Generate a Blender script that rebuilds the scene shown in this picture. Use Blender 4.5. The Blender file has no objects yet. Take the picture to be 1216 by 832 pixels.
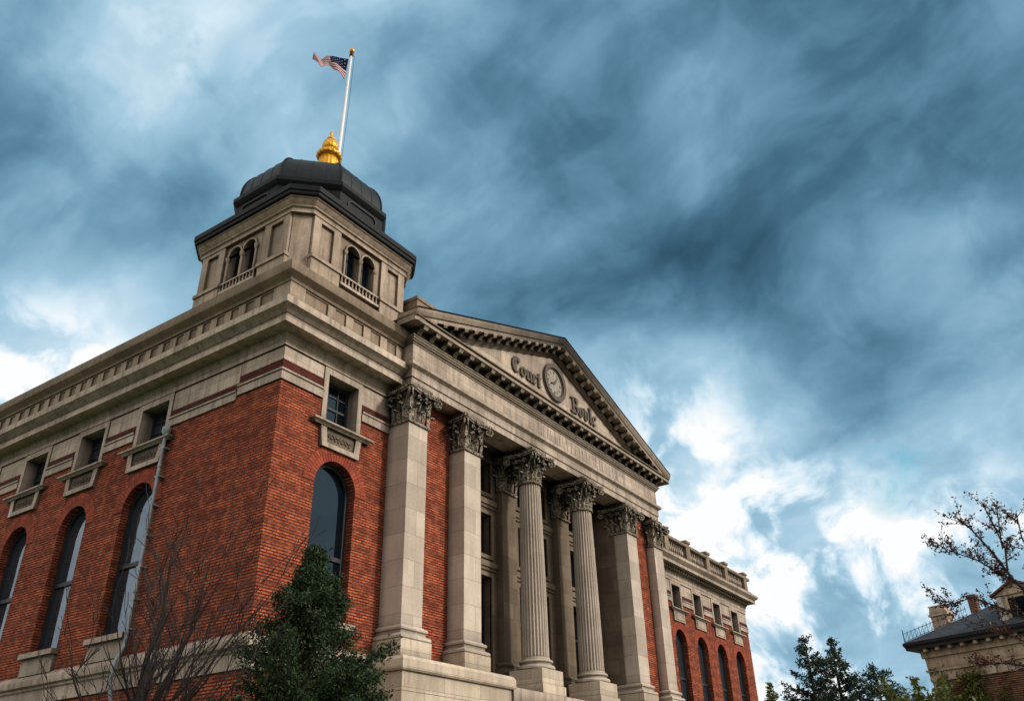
import bpy, bmesh, math, random
import numpy as np
from mathutils import Vector, Matrix
from mathutils.geometry import tessellate_polygon

random.seed(7)
rng = np.random.default_rng(11)
SC = bpy.context.scene
COL = SC.collection
PI = math.pi
R = math.radians

# ------------------------------------------------------------------ mesh builder
class Frame:
    """u runs along a wall, d points out of it, z is up."""
    def __init__(s, o, u, n): s.o, s.u, s.n = o, u, n
    def pt(s, u, d, z):
        return (s.o[0] + u*s.u[0] + d*s.n[0], s.o[1] + u*s.u[1] + d*s.n[1], z)

FRONT = Frame((0, 0), (1, 0), (0, -1))
LEFT = Frame((0, 0), (0, 1), (-1, 0))
WING = Frame((0, 2.8), (1, 0), (0, -1))
PORCH = Frame((0, .8), (1, 0), (0, -1))

class MB:
    def __init__(s): s.v, s.f, s.m = [], [], []
    def add(s, pts, faces, mi=0):
        b = len(s.v); s.v.extend(pts)
        for f in faces:
            s.f.append([b+i for i in f]); s.m.append(mi)
    def poly(s, pts, mi=0): s.add(pts, [list(range(len(pts)))], mi)
    def box(s, F, u0, u1, d0, d1, z0, z1, mi=0):
        p = [F.pt(u, d, z) for z in (z0, z1) for d in (d0, d1) for u in (u0, u1)]
        s.add(p, [(0,1,3,2),(4,6,7,5),(0,4,5,1),(2,3,7,6),(0,2,6,4),(1,5,7,3)], mi)
    def prism(s, F, poly, d0, d1, mi=0):
        """poly = (u,z) outline, extruded from depth d0 to d1."""
        n = len(poly)
        a = [F.pt(u, d0, z) for u, z in poly]; b = [F.pt(u, d1, z) for u, z in poly]
        fs = [(i, (i+1) % n, n+(i+1) % n, n+i) for i in range(n)]
        tri = tessellate_polygon([[Vector((u, z, 0)) for u, z in poly]])
        fs += [tuple(t) for t in tri] + [tuple(n+i for i in reversed(t)) for t in tri]
        s.add(a+b, fs, mi)
    def hplate(s, poly, z0, z1, mi=0):
        """poly = (x,y) plan outline extruded upwards."""
        n = len(poly)
        fs = [(i, (i+1) % n, n+(i+1) % n, n+i) for i in range(n)]
        tri = tessellate_polygon([[Vector((x, y, 0)) for x, y in poly]])
        fs += [tuple(t) for t in tri] + [tuple(n+i for i in reversed(t)) for t in tri]
        s.add([(x, y, z0) for x, y in poly] + [(x, y, z1) for x, y in poly], fs, mi)
    def wall(s, F, outline, holes, d=0, depth=.4, mi=0):
        loops = [outline] + holes
        tri = tessellate_polygon([[Vector((u, z, 0)) for u, z in l] for l in loops])
        pts = [F.pt(u, d, z) for l in loops for u, z in l]
        s.add(pts, [tuple(t) for t in tri], mi)
        for h in holes:
            n = len(h)
            p = [F.pt(u, d, z) for u, z in h] + [F.pt(u, d-depth, z) for u, z in h]
            s.add(p, [(i, (i+1) % n, n+(i+1) % n, n+i) for i in range(n)], mi)
    def sweep(s, path, prof, closed=False, capped=True, mi=0):
        """mitred moulding: path = plan points, prof = closed outline of (d,z); d is to the right of travel."""
        n = len(path); k = len(prof); rings = []
        for i, p in enumerate(path):
            segs = []
            if closed or i > 0: segs.append((path[i-1], p))
            if closed or i < n-1: segs.append((p, path[(i+1) % n]))
            ns = []
            for a, b in segs:
                dx, dy = b[0]-a[0], b[1]-a[1]; L = math.hypot(dx, dy); ns.append((dy/L, -dx/L))
            if len(ns) == 1: m = ns[0]
            else:
                c = 1 + ns[0][0]*ns[1][0] + ns[0][1]*ns[1][1]
                m = ((ns[0][0]+ns[1][0])/c, (ns[0][1]+ns[1][1])/c)
            rings.append([(p[0]+m[0]*d, p[1]+m[1]*d, z) for d, z in prof])
        pts = [q for r in rings for q in r]; fs = []
        for i in range(n if closed else n-1):
            j = (i+1) % n
            for a in range(k):
                b = (a+1) % k
                fs.append((i*k+a, j*k+a, j*k+b, i*k+b))
        if not closed and capped:
            tri = tessellate_polygon([[Vector((d, z, 0)) for d, z in prof]])
            fs += [tuple(t) for t in tri] + [tuple((n-1)*k+i for i in t) for t in tri]
        s.add(pts, fs, mi)
    def rake(s, F, u0, z0, u1, z1, prof, mi=0):
        """prof = closed outline (d, v) carried along a sloping line, plumb-cut ends."""
        k = len(prof)
        p = [F.pt(u0, d, z0+v) for d, v in prof] + [F.pt(u1, d, z1+v) for d, v in prof]
        tri = tessellate_polygon([[Vector((d, v, 0)) for d, v in prof]])
        fs = [(a, k+a, k+(a+1) % k, (a+1) % k) for a in range(k)]
        fs += [tuple(t) for t in tri] + [tuple(k+i for i in t) for t in tri]
        s.add(p, fs, mi)
    def lathe(s, c, prof, n=24, mi=0, ph=0, radial=None):
        pts = []
        for r, z in prof:
            for i in range(n):
                a = ph + 2*PI*i/n; q = r*(radial(i) if radial else 1)
                pts.append((c[0]+q*math.cos(a), c[1]+q*math.sin(a), c[2]+z))
        fs = []
        for j in range(len(prof)-1):
            for i in range(n):
                fs.append((j*n+i, j*n+(i+1) % n, (j+1)*n+(i+1) % n, (j+1)*n+i))
        fs.append(tuple(reversed(range(n)))); fs.append(tuple((len(prof)-1)*n+i for i in range(n)))
        s.add(pts, fs, mi)
    def tube(s, pts, rad, n=6, mi=0):
        pts = [Vector(p) for p in pts]; m = len(pts)
        if not hasattr(rad, '__len__'): rad = [rad]*m
        out = []; prev = None
        for i, p in enumerate(pts):
            t = (pts[min(i+1, m-1)] - pts[max(i-1, 0)])
            t = t.normalized() if t.length > 1e-9 else Vector((0, 0, 1))
            if prev is None:
                a = Vector((0, 0, 1)) if abs(t.z) < .9 else Vector((1, 0, 0))
                x = t.cross(a).normalized()
            else:
                x = (prev - t*prev.dot(t))
                x = x.normalized() if x.length > 1e-6 else t.orthogonal().normalized()
            prev = x; y = t.cross(x)
            for k in range(n):
                a = 2*PI*k/n
                out.append(tuple(p + (x*math.cos(a) + y*math.sin(a))*rad[i]))
        fs = [(i*n+k, i*n+(k+1) % n, (i+1)*n+(k+1) % n, (i+1)*n+k) for i in range(m-1) for k in range(n)]
        fs += [tuple(reversed(range(n))), tuple((m-1)*n+k for k in range(n))]
        s.add(out, fs, mi)
    def data(s, name, mats, smooth=None, recalc=True):
        me = bpy.data.meshes.new(name)
        me.from_pydata(s.v, [], s.f)
        for m in (mats if isinstance(mats, (list, tuple)) else [mats]): me.materials.append(m)
        if any(s.m): me.polygons.foreach_set('material_index', s.m)
        if recalc:
            bm = bmesh.new(); bm.from_mesh(me)
            bmesh.ops.remove_doubles(bm, verts=bm.verts, dist=1e-5)
            bmesh.ops.recalc_face_normals(bm, faces=bm.faces)
            bm.to_mesh(me); bm.free()
        if smooth is not None:
            me.polygons.foreach_set('use_smooth', [True]*len(me.polygons))
            me.set_sharp_from_angle(angle=R(smooth))
        me.update()
        return me
    def build(s, name, mats, parent=None, smooth=None, recalc=True):
        o = bpy.data.objects.new(name, s.data(name, mats, smooth, recalc))
        COL.objects.link(o)
        if parent: o.parent = parent
        return o

def tag(o, label=None, cat=None, group=None, kind=None):
    if label: o['label'] = label
    if cat: o['category'] = cat
    if group: o['group'] = group
    if kind: o['kind'] = kind
    return o

def empty(name, loc=(0, 0, 0), rz=0, parent=None):
    o = bpy.data.objects.new(name, None); COL.objects.link(o)
    o.empty_display_size = .5
    o.location = loc; o.rotation_euler = (0, 0, rz)
    if parent: o.parent = parent
    return o

KIDS = {}
def kids(o): return [c for c in bpy.data.objects if c.parent == o]
def copy_tree(o, loc, rz, parent):
    c = o.copy(); COL.objects.link(c); c.location = loc; c.rotation_euler = (0, 0, rz); c.parent = parent
    for ch in kids(o):
        d = ch.copy(); COL.objects.link(d); d.parent = c
    return c

# ------------------------------------------------------------------ materials
class N:
    def __init__(s, mat):
        s.t = mat.node_tree; s.n = s.t.nodes; s.l = s.t.links
    def new(s, typ, **k):
        n = s.n.new(typ)
        for a, b in k.items(): setattr(n, a, b)
        return n
    def link(s, a, b): s.l.new(a, b)
    def val(s, sock, v):
        if hasattr(v, 'type') and hasattr(v, 'is_output'): s.link(v, sock)
        else: sock.default_value = v
    def math(s, op, a, b=None, c=None, clamp=False):
        n = s.new('ShaderNodeMath', operation=op, use_clamp=clamp)
        s.val(n.inputs[0], a)
        if b is not None: s.val(n.inputs[1], b)
        if c is not None: s.val(n.inputs[2], c)
        return n.outputs[0]
    def vmath(s, op, a, b=None, out=0):
        n = s.new('ShaderNodeVectorMath', operation=op)
        s.val(n.inputs[0], a)
        if b is not None: s.val(n.inputs[1], b)
        return n.outputs['Value' if out == 'v' else 0]
    def mix(s, f, a, b, blend='MIX'):
        n = s.new('ShaderNodeMix', data_type='RGBA', blend_type=blend)
        s.val(n.inputs[0], f); s.val(n.inputs[6], a); s.val(n.inputs[7], b)
        return n.outputs[2]
    def noise(s, vec, scale, detail=4, rough=.55, dist=0):
        n = s.new('ShaderNodeTexNoise')
        if vec is not None: s.link(vec, n.inputs['Vector'])
        n.inputs['Scale'].default_value = scale; n.inputs['Detail'].default_value = detail
        n.inputs['Roughness'].default_value = rough; n.inputs['Distortion'].default_value = dist
        return n.outputs['Fac']
    def ramp(s, f, stops):
        n = s.new('ShaderNodeValToRGB'); e = n.color_ramp.elements
        while len(e) < len(stops): e.new(.5)
        for el, (p, c) in zip(e, stops):
            el.position = p; el.color = (*c, 1) if len(c) == 3 else c
        s.link(f, n.inputs[0]); return n.outputs[0]
    def remap(s, f, a, b, c=0., d=1.):
        n = s.new('ShaderNodeMapRange'); s.val(n.inputs[0], f)
        for i, v in enumerate((a, b, c, d)): n.inputs[i+1].default_value = v
        return n.outputs[0]

def c4(c): return (c[0], c[1], c[2], 1)

def newmat(name):
    m = bpy.data.materials.new(name); m.use_nodes = True
    g = N(m); b = g.n['Principled BSDF']
    return m, g, b

def wall_uv(g):
    """(along wall, height) coordinates from world position, any axis-aligned wall."""
    geo = g.new('ShaderNodeNewGeometry')
    sp = g.new('ShaderNodeSeparateXYZ'); g.link(geo.outputs['Position'], sp.inputs[0])
    sn = g.new('ShaderNodeSeparateXYZ'); g.link(geo.outputs['True Normal'], sn.inputs[0])
    isx = g.math('GREATER_THAN', g.math('ABSOLUTE', sn.outputs[0]), .7)
    mx = g.new('ShaderNodeMix', data_type='FLOAT')
    g.link(isx, mx.inputs[0]); g.link(sp.outputs[0], mx.inputs[2]); g.link(sp.outputs[1], mx.inputs[3])
    cb = g.new('ShaderNodeCombineXYZ'); g.link(mx.outputs[0], cb.inputs[0]); g.link(sp.outputs[2], cb.inputs[1])
    return geo, cb.outputs[0], sp

def ao_shade(g, dist, power):  # occlusion mask for painting recess shade into a base colour
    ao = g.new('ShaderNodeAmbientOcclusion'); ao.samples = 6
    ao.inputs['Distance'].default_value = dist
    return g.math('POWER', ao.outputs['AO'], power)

def stone_mat(name, light, dark, dirt_shade=(.05, .04, .03), ao=.35, aop=1.3, blocks=None, rough=.85, bump=.25, streak=.35):
    m, g, b = newmat(name)
    geo, uv, sp = wall_uv(g)
    pos = geo.outputs['Position']
    big = g.noise(pos, .9, 5, .6); fine = g.noise(pos, 14, 5, .7); grit = g.noise(pos, 70, 2, .6)
    mp = g.new('ShaderNodeMapping'); g.link(pos, mp.inputs[0]); mp.inputs['Scale'].default_value = (5, 5, .5)
    st = g.noise(mp.outputs[0], 1, 6, .65)
    f = g.math('MULTIPLY_ADD', fine, .45, g.math('MULTIPLY', big, .75))
    col = g.mix(g.remap(f, .43, .76), c4(dark), c4(light))
    col = g.mix(g.math('MULTIPLY', g.remap(st, .46, .70), streak), col, c4([d*2.2 for d in dirt_shade]))
    col = g.mix(g.math('MULTIPLY', g.remap(grit, .35, .3), .25), col, c4(dirt_shade))
    h = g.math('MULTIPLY_ADD', grit, .35, fine)
    if blocks:
        bw, bh = blocks
        br = g.new('ShaderNodeTexBrick'); g.link(uv, br.inputs['Vector'])
        br.offset = .5
        for k, v in (('Scale', 1.), ('Mortar Size', .009), ('Mortar Smooth', .3), ('Brick Width', bw), ('Row Height', bh), ('Bias', 0.)):
            br.inputs[k].default_value = v
        br.inputs['Color1'].default_value = (.76, .75, .73, 1); br.inputs['Color2'].default_value = (1.10, 1.08, 1.05, 1)
        br.inputs['Mortar'].default_value = (.58, .54, .50, 1)
        col = g.mix(1., col, br.outputs['Color'], 'MULTIPLY')
        h = g.math('MULTIPLY_ADD', br.outputs['Fac'], -1.2, h)
    d = ao_shade(g, ao, aop)
    col = g.mix(d, c4(dirt_shade), col)  # shade of recesses and undersides painted into the stone colour
    g.link(col, b.inputs['Base Color']); b.inputs['Roughness'].default_value = rough
    b.inputs['Specular IOR Level'].default_value = .25
    bp = g.new('ShaderNodeBump'); bp.inputs['Strength'].default_value = bump; bp.inputs['Distance'].default_value = .02
    g.link(h, bp.inputs['Height']); g.link(bp.outputs[0], b.inputs['Normal'])
    return m

def brick_mat(name, c1, c2, mortar, use_uv=False):
    m, g, b = newmat(name)
    geo, uv, sp = wall_uv(g)
    pos = geo.outputs['Position']
    wob = g.new('ShaderNodeTexNoise'); wob.inputs['Scale'].default_value = 2.2; wob.inputs['Detail'].default_value = 2
    g.link(uv, wob.inputs['Vector'])
    w2 = g.vmath('SCALE', g.vmath('SUBTRACT', wob.outputs['Color'], (.5, .5, .5))); w2.node.inputs['Scale'].default_value = .012
    vec = g.vmath('ADD', uv, w2)
    br = g.new('ShaderNodeTexBrick'); g.link(vec, br.inputs['Vector']); br.offset = .5
    for k, v in (('Scale', 1.), ('Mortar Size', .016), ('Mortar Smooth', .3), ('Brick Width', .225), ('Row Height', .074), ('Bias', -.1)):
        br.inputs[k].default_value = v
    br.inputs['Color1'].default_value = c4(c1); br.inputs['Color2'].default_value = c4(c2); br.inputs['Mortar'].default_value = c4(mortar)
    fr = g.math('FRACT', g.math('DIVIDE', g.math('ADD', sp.outputs[2], g.math('MULTIPLY', g.math('SUBTRACT', wob.outputs['Fac'], .5), .012)), .086))
    bed = g.remap(g.math('MULTIPLY', g.math('MINIMUM', fr, g.math('SUBTRACT', 1., fr)), .074), .007, .022, .10, 1.)
    big = g.noise(pos, .5, 5, .65); mid = g.noise(pos, 3.5, 4, .6); fine = g.noise(pos, 45, 3, .6)
    col = g.mix(g.math('MULTIPLY', g.remap(big, .46, .68), .7), br.outputs['Color'], c4([c*.55 for c in c2]))
    col = g.mix(g.math('MULTIPLY', g.remap(mid, .48, .7), .5), col, c4([c1[0]*1.3, c1[1]*1.7, c1[2]*1.8]))
    col = g.mix(g.math('MULTIPLY', g.remap(fine, .5, .75), .3), col, c4([c*.4 for c in c2]))
    bedc = g.new('ShaderNodeCombineColor'); [g.link(bed, bedc.inputs[i]) for i in range(3)]
    col = g.mix(.85, col, bedc.outputs[0], 'MULTIPLY')
    d = ao_shade(g, .5, .9)
    col = g.mix(d, c4((.03, .012, .008)), col)  # occlusion shade painted into the brick colour
    g.link(col, b.inputs['Base Color']); b.inputs['Roughness'].default_value = .88
    b.inputs['Specular IOR Level'].default_value = .2
    h = g.math('MULTIPLY_ADD', br.outputs['Fac'], -1., g.math('MULTIPLY', fine, .5))
    bp = g.new('ShaderNodeBump'); bp.inputs['Strength'].default_value = 1.; bp.inputs['Distance'].default_value = .03
    g.link(h, bp.inputs['Height']); g.link(bp.outputs[0], b.inputs['Normal'])
    return m

def simple_mat(name, col, rough=.6, metal=0., var=.35, scale=6, bump=.15, spec=.4, col2=None):
    m, g, b = newmat(name)
    geo = g.new('ShaderNodeNewGeometry')
    n = g.noise(geo.outputs['Position'], scale, 5, .65)
    c = g.mix(g.remap(n, .35, .7), c4(col2 or [x*(1-var) for x in col]), c4(col))
    g.link(c, b.inputs['Base Color'])
    b.inputs['Roughness'].default_value = rough; b.inputs['Metallic'].default_value = metal
    b.inputs['Specular IOR Level'].default_value = spec
    if bump:
        bp = g.new('ShaderNodeBump'); bp.inputs['Strength'].default_value = bump; bp.inputs['Distance'].default_value = .02
        g.link(n, bp.inputs['Height']); g.link(bp.outputs[0], b.inputs['Normal'])
    return m

def leaf_mat(name, cols, trans=.25, rough=.5):
    m, g, b = newmat(name)
    geo = g.new('ShaderNodeNewGeometry')
    n = g.noise(geo.outputs['Position'], 1.6, 3, .6)
    f = g.math('MULTIPLY_ADD', geo.outputs['Random Per Island'], .6, g.math('MULTIPLY', n, .5))
    col = g.ramp(f, [(i/(len(cols)-1), c) for i, c in enumerate(cols)])
    g.link(col, b.inputs['Base Color']); b.inputs['Roughness'].default_value = rough
    b.inputs['Specular IOR Level'].default_value = .3
    tr = g.new('ShaderNodeBsdfTranslucent'); g.link(col, tr.inputs[0])
    mx = g.new('ShaderNodeMixShader'); mx.inputs[0].default_value = trans
    g.link(b.outputs[0], mx.inputs[1]); g.link(tr.outputs[0], mx.inputs[2])
    g.link(mx.outputs[0], g.n['Material Output'].inputs[0])
    return m

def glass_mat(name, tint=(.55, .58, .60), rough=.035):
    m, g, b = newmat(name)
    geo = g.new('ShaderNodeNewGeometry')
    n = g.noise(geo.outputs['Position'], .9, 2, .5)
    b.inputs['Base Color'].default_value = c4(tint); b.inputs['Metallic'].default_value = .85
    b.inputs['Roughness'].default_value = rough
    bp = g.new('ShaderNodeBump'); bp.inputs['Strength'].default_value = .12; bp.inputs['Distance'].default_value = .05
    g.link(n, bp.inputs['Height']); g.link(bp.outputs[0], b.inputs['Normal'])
    return m

S_LIGHT, S_DARK = (.58, .485, .405), (.37, .295, .24)
M = {}
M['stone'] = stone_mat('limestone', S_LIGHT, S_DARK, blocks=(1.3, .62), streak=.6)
M['stone_plain'] = stone_mat('limestone_moulding', S_LIGHT, S_DARK, blocks=(1.9, 7.), streak=.6, ao=.45, aop=2.0, dirt_shade=(.035, .027, .02))
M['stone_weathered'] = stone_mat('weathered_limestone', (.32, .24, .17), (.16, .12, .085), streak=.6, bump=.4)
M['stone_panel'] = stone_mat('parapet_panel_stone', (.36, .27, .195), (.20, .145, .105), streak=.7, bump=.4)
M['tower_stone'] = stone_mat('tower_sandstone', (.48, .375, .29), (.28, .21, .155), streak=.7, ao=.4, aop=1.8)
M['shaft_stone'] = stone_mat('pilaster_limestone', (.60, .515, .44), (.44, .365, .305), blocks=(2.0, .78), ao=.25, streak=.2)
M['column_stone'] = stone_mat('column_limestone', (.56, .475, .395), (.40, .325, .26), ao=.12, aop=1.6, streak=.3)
M['carved'] = stone_mat('carved_limestone', (.56, .475, .375), (.32, .26, .195), dirt_shade=(.012, .010, .008), ao=.28, aop=3.2, streak=.4)
M['cornice_stone'] = stone_mat('shade_toned_cornice_limestone', (.46, .375, .295), (.29, .225, .17), ao=.7, aop=2.6, dirt_shade=(.016, .012, .009))  # soffit and modillion shade painted in by wide, strong occlusion
M['porch_stone'] = stone_mat('portico_stone', (.24, .185, .13), (.14, .105, .072), ao=.9, aop=1.5, blocks=(1.1, .55), streak=.5)  # stone colour darkened to deepen the shade of the portico recess
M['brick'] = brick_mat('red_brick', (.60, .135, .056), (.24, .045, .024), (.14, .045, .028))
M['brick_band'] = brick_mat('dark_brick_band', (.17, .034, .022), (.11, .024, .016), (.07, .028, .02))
M['frame'] = simple_mat('dark_window_paint', (.018, .02, .024), .45, bump=0)
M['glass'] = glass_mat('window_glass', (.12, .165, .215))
M['glass_dark'] = glass_mat('dark_tint_window_glass', (.018, .036, .055), .06)  # same glass with its tint darkened to dim the reflections
M['slate'] = simple_mat('dark_roof_lead', (.010, .017, .022), .5, var=.5, scale=2.5, bump=.25, spec=.22)
M['slate_edge'] = simple_mat('dark_eaves_metal', (.006, .008, .010), .55, var=.4, scale=5, spec=.15)
M['gold'] = simple_mat('gilded_metal', (.90, .44, .035), .42, metal=.55, var=.45, scale=9, bump=.2)
M['white'] = simple_mat('white_pole_paint', (.78, .79, .80), .4, var=.12, bump=0)
M['pipe'] = simple_mat('galvanised_pipe', (.34, .38, .41), .55, metal=.3, var=.45, scale=4)
M['letter'] = simple_mat('dark_bronze_letter', (.13, .10, .075), .75, metal=.0, var=.6, scale=14, bump=.5)
M['clock_face'] = simple_mat('pale_clock_enamel', (.36, .31, .255), .6, var=.45, scale=5, bump=.3)
M['iron'] = simple_mat('black_iron', (.012, .013, .015), .5, metal=.4, bump=0)
M['flag_red'] = simple_mat('flag_red', (.27, .008, .018), .9, var=.2, bump=0, spec=.03)
M['flag_white'] = simple_mat('flag_white', (.60, .54, .54), .9, var=.12, bump=0, spec=.03)
M['flag_blue'] = simple_mat('flag_blue', (.008, .012, .045), .9, var=.2, bump=0, spec=.03)
M['bark'] = simple_mat('bark', (.035, .026, .021), .9, var=.6, scale=12, bump=.5)
M['bark_twig'] = simple_mat('twig_bark', (.018, .011, .009), .85, var=.4, scale=12, bump=0)
M['bud'] = leaf_mat('reddish_bud', [(.035, .02, .016), (.075, .032, .02), (.12, .035, .018), (.05, .05, .02)], .15)
M['evergreen'] = leaf_mat('dark_evergreen_leaf', [(.003, .009, .004), (.008, .022, .008), (.020, .046, .014), (.075, .115, .03)], .1, .75)
M['conifer'] = leaf_mat('spruce_needles', [(.008, .018, .012), (.020, .042, .026), (.050, .085, .048)], .1)
M['light_leaf'] = leaf_mat('yellow_green_leaf', [(.05, .065, .012), (.10, .12, .025), (.17, .18, .05)], .3)
M['ivy'] = leaf_mat('ivy_leaf', [(.03, .04, .01), (.07, .09, .016), (.12, .13, .025), (.15, .10, .03)], .2)
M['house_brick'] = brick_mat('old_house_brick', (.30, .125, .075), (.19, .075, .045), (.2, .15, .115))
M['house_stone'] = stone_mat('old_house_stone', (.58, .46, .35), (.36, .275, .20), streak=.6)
M['house_roof'] = simple_mat('slate_shingles', (.032, .036, .043), .6, var=.5, scale=7, bump=.4)
M['cream'] = simple_mat('weathered_white_wood', (.55, .52, .47), .6, var=.35, scale=9)
M['pavement'] = simple_mat('concrete_paving', (.26, .25, .235), .9, var=.3, scale=3)
M['grass'] = simple_mat('lawn', (.05, .085, .022), .95, var=.5, scale=1.2, bump=.4)
M['roofing'] = simple_mat('flat_roof_felt', (.06, .06, .062), .9)
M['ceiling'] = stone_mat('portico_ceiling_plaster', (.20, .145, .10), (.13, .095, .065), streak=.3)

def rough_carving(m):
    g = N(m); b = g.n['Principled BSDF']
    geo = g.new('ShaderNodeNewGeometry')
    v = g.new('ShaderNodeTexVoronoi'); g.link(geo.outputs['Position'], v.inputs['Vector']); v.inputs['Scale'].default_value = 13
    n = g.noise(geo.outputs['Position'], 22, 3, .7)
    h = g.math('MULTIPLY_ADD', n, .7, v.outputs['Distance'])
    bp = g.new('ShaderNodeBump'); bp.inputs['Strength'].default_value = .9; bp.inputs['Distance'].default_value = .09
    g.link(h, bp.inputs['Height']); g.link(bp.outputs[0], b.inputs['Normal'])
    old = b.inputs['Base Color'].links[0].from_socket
    g.link(g.mix(g.remap(h, .95, .45), old, (.035, .028, .022, 1)), b.inputs['Base Color'])  # crevice shade painted into the hollows of the carving bump
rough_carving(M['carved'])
# slate courses on the house roof
def shingle(m):
    g = N(m); b = g.n['Principled BSDF']
    geo = g.new('ShaderNodeNewGeometry'); sp = g.new('ShaderNodeSeparateXYZ'); g.link(geo.outputs['Position'], sp.inputs[0])
    cb = g.new('ShaderNodeCombineXYZ'); g.link(sp.outputs[1], cb.inputs[0]); g.link(sp.outputs[2], cb.inputs[1])
    br = g.new('ShaderNodeTexBrick'); g.link(cb.outputs[0], br.inputs['Vector'])
    for k, v in (('Scale', 1.), ('Mortar Size', .008), ('Brick Width', .28), ('Row Height', .1)): br.inputs[k].default_value = v
    br.inputs['Color1'].default_value = (.05, .055, .065, 1); br.inputs['Color2'].default_value = (.026, .03, .036, 1)
    br.inputs['Mortar'].default_value = (.01, .011, .013, 1)
    g.link(br.outputs['Color'], b.inputs['Base Color'])
shingle(M['house_roof'])

# ------------------------------------------------------------------ courthouse
house = empty('courthouse')
tag(house, 'red brick and limestone courthouse with columned pediment portico and domed corner tower', 'courthouse')
P = house

def arch(cx, w, z0, zs, n=18):
    """round-headed opening outline: (u,z)."""
    r = w/2
    return [(cx-r, z0), (cx+r, z0)] + [(cx+r*math.cos(PI*i/n), zs+r*math.sin(PI*i/n)) for i in range(n+1)]

AW, AZ0, AZS = 1.5, 6.55, 10.35          # arched window: width, sill, springing
LW_Y = [5.9, 9.33, 12.78, 16.22, 19.66]  # left front window axes
FW_X = 2.39
WW_X = [26.2+2.98*k for k in range(6)]
L_END = 24.0

# ---- brick walls
mb = MB()
out = [(0, 5.1), (L_END, 5.1), (L_END, 12.7)]
for y in reversed(LW_Y): out += [(y+.88, 12.7), (y+.88, 12.25), (y-.88, 12.25), (y-.88, 12.7)]
out += [(1.84, 12.7), (1.84, 12.83), (0, 12.83)]
mb.wall(LEFT, out, [arch(y, AW, AZ0, AZS) for y in LW_Y], 0, .5)
mb.wall(LEFT, [(0, 1.1), (L_END, 1.1), (L_END, 5.1), (0, 5.1)], [], -.004, .3)
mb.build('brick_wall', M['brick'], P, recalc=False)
mb = MB()
out = [(0, 5.1), (4.5, 5.1), (4.5, 12.7), (FW_X+.81, 12.7), (FW_X+.81, 12.02), (FW_X-.81, 12.02), (FW_X-.81, 12.83), (0, 12.83)]
mb.wall(FRONT, out, [arch(FW_X, 1.62, AZ0, 10.25)], 0, .5)
mb.wall(FRONT, [(0, 1.1), (4.5, 1.1), (4.5, 5.1), (0, 5.1)], [], -.004, .3)
mb.build('brick_wall', M['brick'], P, recalc=False)
mb = MB(); mb.box(FRONT, 5.2, 7.6, -.3, .2, 5.85, 14.29); mb.build('brick_wall', M['brick'], P)
mb = MB(); mb.box(FRONT, 19.9, 22.0, -.3, .46, 5.85, 14.29); mb.build('brick_wall', M['brick'], P)
mb = MB()   # wing
out = [(22.6, 5.1), (43.3, 5.1), (43.3, 12.7)]
for x in reversed(WW_X): out += [(x+.74, 12.7), (x+.74, 12.3), (x-.74, 12.3), (x-.74, 12.7)]
out += [(22.6, 12.7)]
mb.wall(WING, out, [arch(x, 1.55, 6.75, 10.5) for x in WW_X], 0, .5)
mb.wall(WING, [(22.6, 0), (43.3, 0), (43.3, 5.1), (22.6, 5.1)], [], -.004, .3)
EAST = Frame((43.3, 2.8), (0, 1), (1, 0))
mb.wall(EAST, [(0, 0), (21, 0), (21, 14.3), (0, 14.3)], [], 0, .3)
mb.wall(Frame((0, L_END), (1, 0), (0, 1)), [(0, 0), (43.3, 0), (43.3, 14.3), (0, 14.3)], [], 0, .3)
mb.wall(Frame((22.62, 0), (0, 1), (1, 0)), [(-.2, 0), (2.8, 0), (2.8, 14.3), (-.2, 14.3)], [], 0, .3)
mb.build('brick_wall', M['brick'], P, recalc=False)

# ---- base band, plinth
mb = MB()
band = [(-.1, 5.1), (.06, 5.1), (.06, 5.46), (.11, 5.5), (.11, 5.56), (.19, 5.6), (.21, 5.66), (.21, 5.78), (.05, 5.94), (-.1, 5.94)]
mb.sweep([(0, L_END), (0, 0), (4.3, 0)], band)
mb.build('stone_band', M['stone_plain'], P, smooth=30)
mb = MB(); mb.sweep([(22.6, 2.8), (43.3, 2.8), (43.3, 23)], band); mb.build('stone_band', M['stone_plain'], P, smooth=30)
mb = MB()
mb.sweep([(0, L_END), (0, 0), (4.3, 0)], [(-.1, 0), (.12, 0), (.12, 1.0), (.04, 1.1), (-.1, 1.1)])
mb.build('stone_plinth', M['stone'], P)

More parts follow.
